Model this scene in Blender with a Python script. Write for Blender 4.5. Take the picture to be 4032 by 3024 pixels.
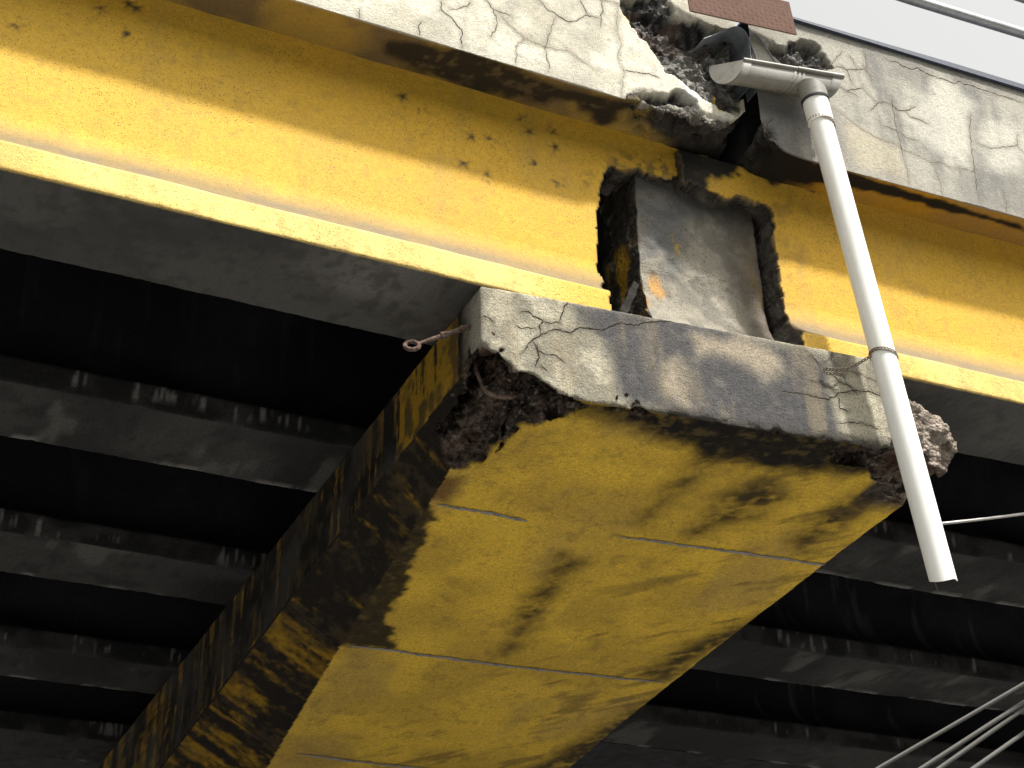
import bpy, math
import numpy as np
from mathutils import Vector, Matrix
from mathutils.bvhtree import BVHTree

scene = bpy.context.scene
for o in list(bpy.data.objects):
    bpy.data.objects.remove(o)
C = scene.collection

# ------------------------------------------------------------------ camera
# metres; x runs along the bridge, y into the space under it, z up; the
# origin is the upper left front corner of the pier cap
CAM_LOC = (-2.4279, -5.2642, -3.9234)
CAM_RIGHT = (0.90497, -0.42480, -0.02392)
CAM_UP = (-0.19795, -0.47014, 0.86011)
CAM_BACK = (-0.37661, -0.77364, -0.50956)

cam_data = bpy.data.cameras.new('camera')
cam_data.sensor_width = 36.0
cam_data.lens = 36.0 * 6520 / 4032
cam_data.clip_start = 0.05
cam_data.clip_end = 2000
cam = bpy.data.objects.new('camera', cam_data)
C.objects.link(cam)
m = Matrix.Identity(4)
for i in range(3):
    m[i][0], m[i][1], m[i][2], m[i][3] = CAM_RIGHT[i], CAM_UP[i], CAM_BACK[i], CAM_LOC[i]
cam.matrix_world = m
scene.camera = cam

# ------------------------------------------------------------------ light
SUN_DIR = Vector((-0.42, 1.0, -1.85)).normalized()       # the way the sunlight travels
sun_elev = math.asin(-SUN_DIR.z)
sun_rot = math.atan2(-SUN_DIR.x, -SUN_DIR.y)
world = bpy.data.worlds.new('World')
scene.world = world
world.use_nodes = True
wn, wl = world.node_tree.nodes, world.node_tree.links
wn.clear()
sky = wn.new('ShaderNodeTexSky')
sky.sky_type = 'NISHITA'
sky.sun_disc = False
sky.sun_elevation = sun_elev
sky.sun_rotation = sun_rot
sky.air_density = 5.5
sky.dust_density = 6.0
sky.ozone_density = 1.0
hsv = wn.new('ShaderNodeHueSaturation')                  # hazy, nearly white sky
hsv.inputs['Saturation'].default_value = 0.10
bg = wn.new('ShaderNodeBackground')
bg.inputs['Strength'].default_value = 0.135
wo = wn.new('ShaderNodeOutputWorld')
wl.new(sky.outputs[0], hsv.inputs['Color'])
wl.new(hsv.outputs[0], bg.inputs['Color'])
wl.new(bg.outputs[0], wo.inputs[0])
sd = bpy.data.lights.new('sun', 'SUN')
sd.energy = 5.0
sd.angle = math.radians(3.6)
sd.color = (1.0, 0.95, 0.86)
sun = bpy.data.objects.new('sun', sd)
C.objects.link(sun)
sun.rotation_euler = SUN_DIR.to_track_quat('-Z', 'Y').to_euler()
sun.location = (0, -6, 12)

vs = scene.view_settings
vs.view_transform = 'Standard'
vs.look = 'None'
vs.exposure = 0.57
vs.gamma = 1.0
vs.use_curve_mapping = False
scene.cycles.max_bounces = 8
scene.cycles.diffuse_bounces = 4

# outlines measured on the faces of the bridge, in metres on each face
TR = {
    'crack_FL': [
        [(0.012,1.545),(0.052,1.5),(0.064,1.454),(0.054,1.381),(0.032,1.324)],
        [(0.052,1.5),(0.135,1.491)],
        [(0.085,1.472),(0.141,1.423),(0.214,1.376),(0.314,1.362),(0.432,1.38),(0.515,1.341),(0.565,1.319)],
        [(0.291,1.652),(0.331,1.606),(0.378,1.588),(0.441,1.57),(0.485,1.592),(0.54,1.649),(0.61,1.654)],
        [(0.373,1.57),(0.343,1.478),(0.31,1.366),(0.316,1.309),(0.326,1.244),(0.32,1.213)],
        [(0.202,1.371),(0.163,1.313),(0.156,1.203)],
        [(-0.216,1.457),(-0.216,1.398),(-0.168,1.367),(-0.117,1.313),(-0.114,1.203)],
        [(-0.172,1.415),(-0.128,1.441),(-0.079,1.47),(-0.062,1.506)],
        [(0.509,1.736),(0.549,1.657)],
        [(0.635,1.784),(0.639,1.702),(0.624,1.675),(0.62,1.601)],
        [(0.724,1.787),(0.709,1.614),(0.729,1.529),(0.702,1.448),(0.709,1.409),(0.732,1.367),(0.715,1.301),(0.708,1.2)],
        [(0.741,1.371),(0.794,1.374),(0.874,1.397),(0.928,1.396)],
        [(-0.31,1.294),(-0.326,1.254),(-0.322,1.198)],
        [(0.626,1.781),(0.697,1.787),(0.742,1.788)],
        [(0.013,1.606),(0.008,1.543)],
        [(-0.61,1.258),(-0.605,1.193)],
    ],
    'crack_FR': [
        [(1.933,1.776),(2.006,1.797),(2.038,1.786),(2.111,1.819),(2.158,1.835)],
        [(2.029,1.914),(1.986,1.85),(1.956,1.815),(1.937,1.78)],
        [(1.998,1.816),(2.038,1.786),(2.047,1.733),(2.051,1.704)],
        [(2.17,1.962),(2.164,1.909),(2.172,1.868),(2.158,1.832),(2.185,1.791),(2.175,1.744)],
        [(2.067,1.902),(2.089,1.865),(2.106,1.824)],
        [(1.966,1.658),(2.009,1.632),(2.054,1.631),(2.086,1.623)],
        [(2.012,1.633),(2.035,1.652),(2.113,1.686)],
        [(2.12,1.713),(2.118,1.688),(2.153,1.656),(2.191,1.613)],
        [(2.141,1.549),(2.175,1.584),(2.203,1.62),(2.239,1.635),(2.288,1.638)],
        [(2.289,1.694),(2.29,1.632),(2.292,1.541),(2.291,1.457),(2.295,1.362),(2.298,1.316),(2.302,1.276)],
        [(2.29,1.632),(2.32,1.611),(2.372,1.615),(2.407,1.651),(2.44,1.673)],
        [(2.372,1.615),(2.397,1.592),(2.442,1.588),(2.502,1.573)],
        [(2.206,1.467),(2.279,1.465),(2.32,1.441),(2.357,1.429),(2.404,1.437)],
        [(1.881,1.504),(1.948,1.477),(2.003,1.446),(2.063,1.405),(2.127,1.389),(2.179,1.369),(2.24,1.37),(2.289,1.36),(2.32,1.346),(2.352,1.338),(2.397,1.339),(2.439,1.322),(2.483,1.311),(2.543,1.328),(2.591,1.313),(2.65,1.318)],
        [(2.305,1.259),(2.314,1.215),(2.301,1.113)],
        [(2.484,1.288),(2.498,1.238),(2.506,1.165),(2.503,1.1)],
        [(2.299,1.96),(2.313,1.94),(2.361,1.949),(2.398,1.93),(2.444,1.926),(2.506,1.946),(2.55,1.929),(2.62,1.926),(2.686,1.928),(2.727,1.925),(2.774,1.95),(2.809,1.939),(3.199,1.933)],
        [(2.806,1.743),(2.776,1.646),(2.765,1.513),(2.752,1.351),(2.741,1.243),(2.743,1.131)],
        [(2.806,1.536),(2.887,1.528),(3.022,1.574),(3.081,1.602),(3.106,1.692)],
        [(3.081,1.602),(3.106,1.572)],
        [(2.901,1.257),(2.915,1.178),(2.901,1.113)],
        [(2.65,1.321),(2.752,1.325)],
        [(1.696,1.852),(1.795,1.913),(1.846,1.892),(1.896,1.832),(1.932,1.779)],
        [(1.524,1.304),(1.503,1.263),(1.495,1.238)],
        [(1.48,1.239),(1.525,1.23),(1.554,1.21)],
        [(1.66,1.3),(1.689,1.28),(1.703,1.266)],
    ],
    'crack_EF': [
        [(0.173,-0.313),(0.2,-0.271),(0.232,-0.225),(0.269,-0.201),(0.301,-0.177),(0.353,-0.158),(0.4,-0.163),(0.444,-0.134),(0.481,-0.124),(0.55,-0.119),(0.589,-0.091),(0.645,-0.062),(0.699,-0.06),(0.869,-0.002),(0.962,-0.008)],
        [(0.232,-0.231),(0.256,-0.277),(0.286,-0.294),(0.322,-0.287),(0.367,-0.318)],
        [(0.246,-0.256),(0.257,-0.311),(0.238,-0.365)],
        [(0.256,-0.35),(0.286,-0.373)],
        [(0.269,-0.201),(0.265,-0.156),(0.282,-0.129),(0.261,-0.116),(0.221,-0.095),(0.179,-0.098)],
        [(0.282,-0.129),(0.355,-0.12)],
        [(0.151,-0.173),(0.177,-0.182),(0.239,-0.17)],
        [(0.403,0.012),(0.379,-0.04),(0.355,-0.114)],
        [(1.684,-0.002),(1.677,-0.055),(1.707,-0.074)],
        [(1.718,-0.115),(1.736,-0.162),(1.779,-0.205)],
        [(1.528,-0.258),(1.623,-0.27),(1.677,-0.231),(1.745,-0.211),(1.839,-0.189),(1.913,-0.197)],
        [(1.674,-0.248),(1.677,-0.314),(1.722,-0.314)],
        [(1.656,-0.383),(1.722,-0.372),(1.78,-0.362),(1.868,-0.375)],
        [(1.535,-0.265),(1.391,-0.267)],
        [(1.658,-0.135),(1.694,-0.17),(1.757,-0.183)],
        [(1.564,-0.042),(1.614,-0.092)],
        [(1.623,-0.09),(1.661,-0.049),(1.682,-0.02)],
        [(1.648,-0.433),(1.766,-0.453),(1.835,-0.482)],
        [(1.546,-0.18),(1.609,-0.194),(1.688,-0.213)],
        [(1.729,-0.096),(1.819,-0.105),(1.906,-0.131)],
        [(0.004,-0.157),(0.029,-0.157),(0.057,-0.169)],
    ],
    'grey_EF': [
        [(0.403,0.002),(0.63,0.001),(0.997,0.027),(1.546,-0.011),(1.653,-0.088),(1.636,-0.212),(1.67,-0.301),(1.677,-0.418),(1.757,-0.509),(1.481,-0.509),(0.951,-0.497),(0.695,-0.485),(0.592,-0.447),(0.558,-0.295),(0.543,-0.182),(0.441,-0.109)],
    ],
    'tan_EF': [
        [(1.003,-0.067),(1.06,-0.048),(1.121,-0.061),(1.245,-0.011),(1.337,-0.044),(1.42,-0.087),(1.42,-0.154),(1.325,-0.221),(1.243,-0.179),(1.129,-0.142),(1.013,-0.132)],
        [(0.809,-0.386),(0.844,-0.218),(0.889,-0.197),(0.919,-0.366),(0.935,-0.432)],
    ],
    'cream_EF': [
        [(1.669,-0.233),(1.88,-0.195),(1.887,-0.36),(1.827,-0.484),(1.749,-0.464),(1.674,-0.42),(1.659,-0.358)],
    ],
    'face_break': [
        [(-0.038,-0.34),(0.001,-0.292),(0.045,-0.276),(0.088,-0.287),(0.117,-0.324),(0.156,-0.383),(0.191,-0.393),(0.231,-0.397),(0.311,-0.446),(0.361,-0.47),(0.437,-0.478),(0.478,-0.498),(0.513,-0.506)],
    ],
    'sof_break': [
        [(0.534,-0.006),(0.506,0.014),(0.472,0.085),(0.437,0.122),(0.373,0.191),(0.344,0.231),(0.298,0.283),(0.286,0.373),(0.263,0.442),(0.281,0.55),(0.262,0.624),(0.251,0.679),(0.207,0.711),(0.13,0.739),(0.051,0.759),(0.037,0.832),(0.042,0.899)],
    ],
    'sof_rspall': [
        [(1.622,-0.021),(1.757,0.021),(1.867,0.031),(1.911,0.048),(1.958,0.099),(2.036,0.123),(2.092,0.107),(2.122,0.196),(2.223,0.21),(2.309,0.25),(2.418,0.24),(2.463,0.223),(2.381,-0.032),(2.125,-0.147),(1.891,-0.169),(1.666,-0.111)],
    ],
    'black_SO': [
        [(0.413,-0.012),(0.942,-0.099),(1.732,-0.156),(1.951,-0.024),(1.856,0.056),(1.7,0.049),(1.645,0.114),(1.512,0.099),(1.455,0.164),(1.281,0.079),(1.186,0.157),(1.054,0.093),(0.915,0.093),(0.802,0.054),(0.554,0.05)],
    ],
    'blot_SO': [
        [(1.396,0.549),(1.424,0.309),(1.561,0.213),(1.721,0.382),(1.695,0.582),(1.576,0.723),(1.479,0.906),(1.453,0.816)],
        [(0.98,1.23),(1.013,1.582),(1.058,1.896),(1.154,2.392),(1.239,2.398),(1.199,2.023),(1.126,1.708),(1.131,1.255)],
        [(2.466,1.263),(2.3,1.919),(2.22,2.394),(2.009,2.39),(2.072,1.929),(2.276,1.502)],
        [(2.356,2.42),(2.173,2.919),(2.063,3.625),(1.904,3.963),(2.321,4.019),(2.451,3.381),(2.397,2.544)],
        [(1.145,0.829),(1.129,0.6),(1.144,0.369),(1.077,0.093),(1.419,0.069),(1.425,0.154),(1.239,0.245),(1.235,0.402),(1.223,0.635),(1.209,0.854)],
        [(1.952,0.738),(1.952,0.344),(2.027,0.082),(2.175,0.072),(2.137,0.42),(2.094,0.79)],
    ],
    'soot_SO': [
        [(0.077,0.888),(0.196,1.001),(0.24,1.077),(0.281,1.345),(0.338,1.571),(0.376,1.815),(0.406,2.1),(0.522,2.316),(0.634,2.451),(0.436,2.468),(0.26,2.48),(0.149,2.456),(0.109,1.191)],
    ],
    'rust_SO': [
        [(0.061,0.772),(0.226,0.704),(0.233,0.762),(0.249,0.86),(0.24,0.943),(0.198,0.931),(0.143,0.863)],
    ],
    'ridge_SO': [
        [(0.212,0.969),(0.245,0.966),(0.336,0.961),(0.474,0.958),(0.571,0.965),(0.668,0.969)],
        [(1.145,0.954),(1.297,0.945),(1.496,0.935),(1.796,0.911),(2.159,0.888),(2.421,0.865)],
        [(0.327,2.466),(0.436,2.468),(0.647,2.47),(0.941,2.467),(1.272,2.468),(1.601,2.446),(1.916,2.437),(2.233,2.416)],
        [(0.546,3.905),(0.59,3.908),(0.844,3.924),(1.174,3.93),(1.638,3.936)],
    ],
    'spot_WL': [
        [(-0.162,0.871)],
        [(0.046,0.939)],
        [(0.136,0.949)],
        [(0.004,0.776)],
        [(0.479,1.016)],
        [(0.487,0.814)],
        [(0.373,0.883)],
        [(-0.297,1.061)],
        [(-0.21,1.034)],
        [(0.466,1.109)],
        [(0.116,0.728)],
        [(0.346,1.065)],
        [(0.314,1.132)],
        [(-2.005,0.863)],
        [(-1.673,1.074)],
        [(-1.527,1.134)],
        [(-1.557,0.976)],
        [(-1.563,1.148)],
    ],
    'end_WL': [
        [(0.756,0.196),(0.723,0.274),(0.677,0.3),(0.664,0.379),(0.668,0.508),(0.691,0.812),(0.732,0.927),(0.78,1.003),(0.842,0.995),(0.937,1.014),(1.032,1.009),(1.084,1.011),(1.197,1.056),(1.227,1.101),(1.258,1.146),(1.362,1.265),(1.423,1.343)],
    ],
    'end_WR': [
        [(1.152,0.975),(1.181,1.011),(1.293,0.99),(1.392,0.952),(1.466,0.987),(1.532,0.991),(1.634,0.97),(1.654,0.919),(1.636,0.831),(1.641,0.655),(1.646,0.489),(1.637,0.323),(1.674,0.267)],
    ],
    'mott_WL': [
        [(0.596,0.912),(0.749,1.008),(0.879,1.076),(1.076,1.16),(1.312,1.235),(1.232,1.081),(1.13,1.028),(1.0,1.009),(0.811,1.006),(0.711,0.879),(0.647,0.833)],
    ],
    'black_WR': [
        [(1.13,1.372),(1.086,0.851),(1.239,0.949),(1.287,0.99),(1.299,1.043),(1.429,1.115),(1.488,1.183),(1.621,1.185),(1.653,1.123),(1.724,1.157),(1.831,1.152),(1.967,1.154),(2.181,1.207),(2.262,1.723)],
    ],
    'spall_FL': [
        [(0.765,1.865),(0.744,1.785),(0.792,1.686),(0.821,1.652),(0.874,1.583),(0.927,1.528),(0.966,1.462),(1.004,1.446),(1.088,1.388),(1.212,1.329),(1.377,1.284),(1.448,1.557),(1.455,1.864),(1.197,1.853),(1.128,1.827),(1.057,1.846),(1.032,1.937),(1.034,1.969)],
    ],
    'hollow_FL': [
        [(0.732,1.181),(0.761,1.236),(0.979,1.3),(1.014,1.341),(1.06,1.357),(1.127,1.315),(1.136,1.275),(1.064,1.254),(0.974,1.249),(0.82,1.196),(0.755,1.153)],
    ],
    'white_FL': [
        [(1.027,1.417),(1.067,1.439),(1.134,1.389),(1.19,1.365),(1.235,1.293),(1.172,1.316),(1.096,1.326),(1.035,1.37)],
    ],
    'ymark_FL': [
        [(1.238,1.389),(1.25,1.386),(1.27,1.305),(1.249,1.305),(1.236,1.337)],
        [(0.75,1.783),(0.764,1.788),(0.792,1.69),(0.782,1.682),(0.757,1.733)],
    ],
    'hole_FR': [
        [(1.682,1.815),(1.715,1.865),(1.798,1.916),(1.859,1.906),(1.907,1.852),(1.934,1.775),(1.906,1.751),(1.692,1.68),(1.627,1.704),(1.566,1.753),(1.572,1.809)],
    ],
    'dark_FR': [
        [(1.444,1.45),(1.585,1.473),(1.629,1.45),(1.782,1.446),(1.82,1.238),(1.64,1.278),(1.551,1.301),(1.508,1.266)],
        [(1.89,1.52),(1.931,1.408),(1.968,1.275),(1.969,1.154),(1.893,1.152),(1.843,1.258)],
    ],
    'pale_FR': [
        [(1.931,1.408),(2.061,1.386),(2.278,1.347),(2.293,1.208),(2.262,1.138),(2.073,1.154),(1.932,1.164)],
    ],
    'bright_FR': [
        [(2.384,1.676),(2.657,1.94),(2.82,1.814),(2.738,1.505),(2.723,1.332),(2.604,1.339),(2.501,1.435),(2.441,1.544)],
        [(2.871,1.653),(3.039,1.749),(3.126,1.665),(3.064,1.388),(2.842,1.366)],
    ],
    'deck_end_FL': [
        [(1.401,1.496),(1.384,1.3),(1.263,1.125),(1.193,1.138)],
    ],
    'dark_DSL': [
        [(-0.481,0.005),(-0.312,-0.075),(0.07,-0.074),(0.711,-0.061),(0.764,-0.058),(0.724,0.126),(0.654,0.092),(0.512,0.051),(0.443,0.082),(0.434,0.149),(0.172,0.149),(-0.016,0.169),(-0.157,0.145),(-0.317,0.143),(-0.423,0.095)],
    ],
    'dark_DSR': [
        [(1.307,-0.213),(1.78,-0.138),(1.948,-0.128),(2.1,-0.009),(1.942,0.016),(1.756,0.025),(1.638,0.076),(1.479,0.033)],
    ],
    'strip_DSR': [
        [(1.937,-0.13),(3.071,-0.115),(3.105,-0.075),(2.783,-0.067),(2.39,-0.047),(2.039,-0.026)],
    ],
    'orange_BK': [
        [(0.958,0.413),(0.987,0.472),(1.024,0.469),(1.032,0.413),(1.058,0.355),(1.012,0.311),(0.971,0.332)],
        [(0.878,0.308),(0.917,0.35),(0.947,0.262),(0.921,0.237),(0.873,0.237)],
    ],
    'grey_BK': [
        [(0.947,0.856),(1.217,0.95),(1.199,0.827),(1.167,0.681),(1.162,0.546),(1.11,0.453),(1.066,0.455),(1.045,0.58),(0.929,0.515)],
    ],
    'ylw_BK': [
        [(1.517,0.745),(1.561,0.723),(1.572,0.59),(1.605,0.432),(1.564,0.415),(1.527,0.545)],
        [(1.115,0.734),(1.144,0.702),(1.155,0.611),(1.129,0.604)],
    ],
}


# ------------------------------------------------------------------ helpers
rng = np.random.default_rng(7)
RT = rng.random(65536).astype(np.float32)


def vnoise(P, seed=0):
    P = np.asarray(P, np.float64)
    i = np.floor(P).astype(np.int64)
    f = (P - i).astype(np.float32)
    f = f * f * f * (f * (f * 6 - 15) + 10)
    out = np.zeros(len(P), np.float32)
    for dx in (0, 1):
        wx = f[:, 0] if dx else 1 - f[:, 0]
        for dy in (0, 1):
            wy = f[:, 1] if dy else 1 - f[:, 1]
            for dz in (0, 1):
                wz = f[:, 2] if dz else 1 - f[:, 2]
                h = ((i[:, 0] + dx) * 73856093) ^ ((i[:, 1] + dy) * 19349663) ^ ((i[:, 2] + dz) * 83492791) ^ (seed * 2654435 + 977)
                h = (h ^ (h >> 13)) & 65535
                out += wx * wy * wz * RT[h]
    return out


def fbm(P, scale, octaves=4, seed=0, gain=0.5, stretch=(1, 1, 1)):
    """Noise in 0..1 about 0.5; scale is the size of the largest blobs in metres."""
    P = np.asarray(P, np.float64) * np.array(stretch) / scale
    a, s, t = 1.0, 0.0, 0.0
    for k in range(octaves):
        s = s + a * vnoise(P * (2.03 ** k) + 17.3 * k, seed + k)
        t += a
        a *= gain
    return s / t


def sstep(a, b, x):
    t = np.clip((x - a) / (b - a), 0, 1)
    return t * t * (3 - 2 * t)


def mix(a, b, t):
    t = np.asarray(t)
    if t.ndim == 1:
        t = t[:, None]
    return a * (1 - t) + np.asarray(b) * t


def seg_dist(U, pts):
    d = np.full(len(U), 1e9)
    for a, b in zip(pts[:-1], pts[1:]):
        a = np.array(a); b = np.array(b)
        ab = b - a
        t = np.clip(((U - a) @ ab) / max(ab @ ab, 1e-12), 0, 1)
        d = np.minimum(d, np.hypot(*(U - a - t[:, None] * ab).T))
    return d


def poly_sd(U, poly):
    """signed distance to a polygon, negative inside"""
    U = np.asarray(U)
    d = seg_dist(U, list(poly) + [poly[0]])
    inside = np.zeros(len(U), bool)
    n = len(poly)
    for i in range(n):
        x1, y1 = poly[i]; x2, y2 = poly[(i + 1) % n]
        if y1 == y2:
            continue
        c = ((y1 > U[:, 1]) != (y2 > U[:, 1])) & (U[:, 0] < (x2 - x1) * (U[:, 1] - y1) / (y2 - y1) + x1)
        inside ^= c
    return np.where(inside, -d, d)


def pmask(U, key, soft=0.03, wob=None, grow=0.0, pad=0.35):
    """0..1 cover of the outlines under one key, edges softened over `soft` and moved by `wob`"""
    r = np.zeros(len(U))
    for poly in TR[key]:
        pa = np.array(poly)
        lo, hi = pa.min(0) - pad, pa.max(0) + pad
        ix = np.nonzero((U[:, 0] > lo[0]) & (U[:, 0] < hi[0]) & (U[:, 1] > lo[1]) & (U[:, 1] < hi[1]))[0]
        if len(ix) == 0:
            continue
        sd_ = poly_sd(U[ix], poly) - grow
        if wob is not None:
            sd_ = sd_ + wob[ix]
        r[ix] = np.maximum(r[ix], 1 - sstep(-soft, soft, sd_))
    return r


def lin(a, b, h):
    return np.linspace(a, b, max(2, int(round(abs(b - a) / h)) + 1))


def cat(*arrs):
    out = [arrs[0]]
    for a in arrs[1:]:
        out.append(a[1:])
    return np.concatenate(out)


def link(name, me, parent=None, mat=None, smooth=True):
    o = bpy.data.objects.new(name, me)
    C.objects.link(o)
    if parent is not None:
        o.parent = parent
    if mat is not None and len(me.materials) == 0:
        me.materials.append(mat)
    if smooth and len(me.polygons):
        me.polygons.foreach_set('use_smooth', np.ones(len(me.polygons), bool))
    return o


def mesh_arrays(name, V, Q, col=None, sp=None):
    """mesh from vertex and quad arrays, with the colour of the surface and its brokenness"""
    me = bpy.data.meshes.new(name)
    V = np.ascontiguousarray(V, np.float32)
    Q = np.ascontiguousarray(Q, np.int32)
    me.vertices.add(len(V)); me.vertices.foreach_set('co', V.ravel())
    me.loops.add(Q.size); me.loops.foreach_set('vertex_index', Q.ravel())
    me.polygons.add(len(Q))
    k = Q.shape[1]
    me.polygons.foreach_set('loop_start', np.arange(0, Q.size, k, dtype=np.int32))
    me.polygons.foreach_set('loop_total', np.full(len(Q), k, np.int32))
    me.update(calc_edges=True)
    me.validate()
    if col is not None:
        a = me.attributes.new('Col', 'FLOAT_COLOR', 'POINT')
        c4 = np.ones((len(V), 4), np.float32); c4[:, :3] = np.clip(col, 0.002, 1)
        a.data.foreach_set('color', c4.ravel())
    if sp is not None:
        a = me.attributes.new('sp', 'FLOAT', 'POINT')
        a.data.foreach_set('value', np.ascontiguousarray(sp, np.float32))
    return me


def grid_quads(n, m_, keep=None):
    i, j = np.meshgrid(np.arange(n - 1), np.arange(m_ - 1), indexing='ij')
    q = np.stack([i * m_ + j, (i + 1) * m_ + j, (i + 1) * m_ + j + 1, i * m_ + j + 1], -1).reshape(-1, 4)
    return q if keep is None else q[keep.ravel()]


def grid_normals(P):
    du = np.gradient(P, axis=0); dv = np.gradient(P, axis=1)
    n = np.cross(du, dv)
    return n / np.maximum(np.linalg.norm(n, axis=-1, keepdims=True), 1e-9)


def rim_edges(Q):
    """edges of a quad set that belong to one quad only, in winding order"""
    e = np.concatenate([Q[:, [0, 1]], Q[:, [1, 2]], Q[:, [2, 3]], Q[:, [3, 0]]])
    key = np.sort(e, 1); key = key[:, 0].astype(np.int64) * 10000000 + key[:, 1]
    u, idx, cnt = np.unique(key, return_index=True, return_counts=True)
    return e[idx[cnt == 1]]


def thing(name, label, cat_, loc=(0, 0, 0), group=None):
    o = bpy.data.objects.new(name, None)
    o.empty_display_size = 0.1
    C.objects.link(o)
    o.location = loc
    return tag(o, label, cat_, group)


def tag(o, label, cat_, group=None):
    o['label'] = label; o['category'] = cat_
    if group:
        o['group'] = group
    return o


class MB:
    """collects simple shapes into one mesh"""
    def __init__(self):
        self.v, self.f = [], []

    def add(self, v, f):
        n = len(self.v)
        self.v += [tuple(map(float, p)) for p in v]
        self.f += [tuple(i + n for i in q) for q in f]
        return self

    def box(self, lo, hi):
        x0, y0, z0 = lo; x1, y1, z1 = hi
        v = [(x0, y0, z0), (x1, y0, z0), (x1, y1, z0), (x0, y1, z0), (x0, y0, z1), (x1, y0, z1), (x1, y1, z1), (x0, y1, z1)]
        return self.add(v, [(0, 3, 2, 1), (4, 5, 6, 7), (0, 1, 5, 4), (1, 2, 6, 5), (2, 3, 7, 6), (3, 0, 4, 7)])

    def tube(self, pts, rad, seg=14, cap=True, jitter=0.0, seed=1):
        pts = [Vector(p) for p in pts]
        r_ = np.random.default_rng(seed)
        n = len(pts)
        rads = rad if hasattr(rad, '__len__') else [rad] * n
        up = Vector((0, 0, 1))
        d0 = (pts[1] - pts[0]).normalized()
        if abs(d0.dot(up)) > 0.9:
            up = Vector((0, 1, 0))
        a = d0.cross(up).normalized()
        V, Fc = [], []
        for i, p in enumerate(pts):
            d = (pts[min(i + 1, n - 1)] - pts[max(i - 1, 0)]).normalized()
            a = (a - d * a.dot(d)).normalized()
            b = d.cross(a)
            for k in range(seg):
                t = 2 * math.pi * k / seg
                rr = rads[i] * (1 + jitter * (r_.random() - 0.5))
                V.append(p + (a * math.cos(t) + b * math.sin(t)) * rr)
        for i in range(n - 1):
            for k in range(seg):
                k2 = (k + 1) % seg
                Fc.append((i * seg + k, i * seg + k2, (i + 1) * seg + k2, (i + 1) * seg + k))
        if cap:
            Fc.append(tuple(range(seg - 1, -1, -1)))
            Fc.append(tuple((n - 1) * seg + k for k in range(seg)))
        return self.add(V, Fc)

    def build(self, name, mat, parent=None, smooth=False):
        me = bpy.data.meshes.new(name)
        me.from_pydata(self.v, [], self.f)
        me.update()
        if smooth:
            try:
                me.set_sharp_from_angle(angle=math.radians(35))
            except Exception:
                pass
        return link(name, me, parent, mat, smooth)


# ------------------------------------------------------------------ materials
def new_mat(name):
    mt = bpy.data.materials.new(name)
    mt.use_nodes = True
    nt = mt.node_tree
    return mt, nt, nt.nodes['Principled BSDF']


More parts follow.
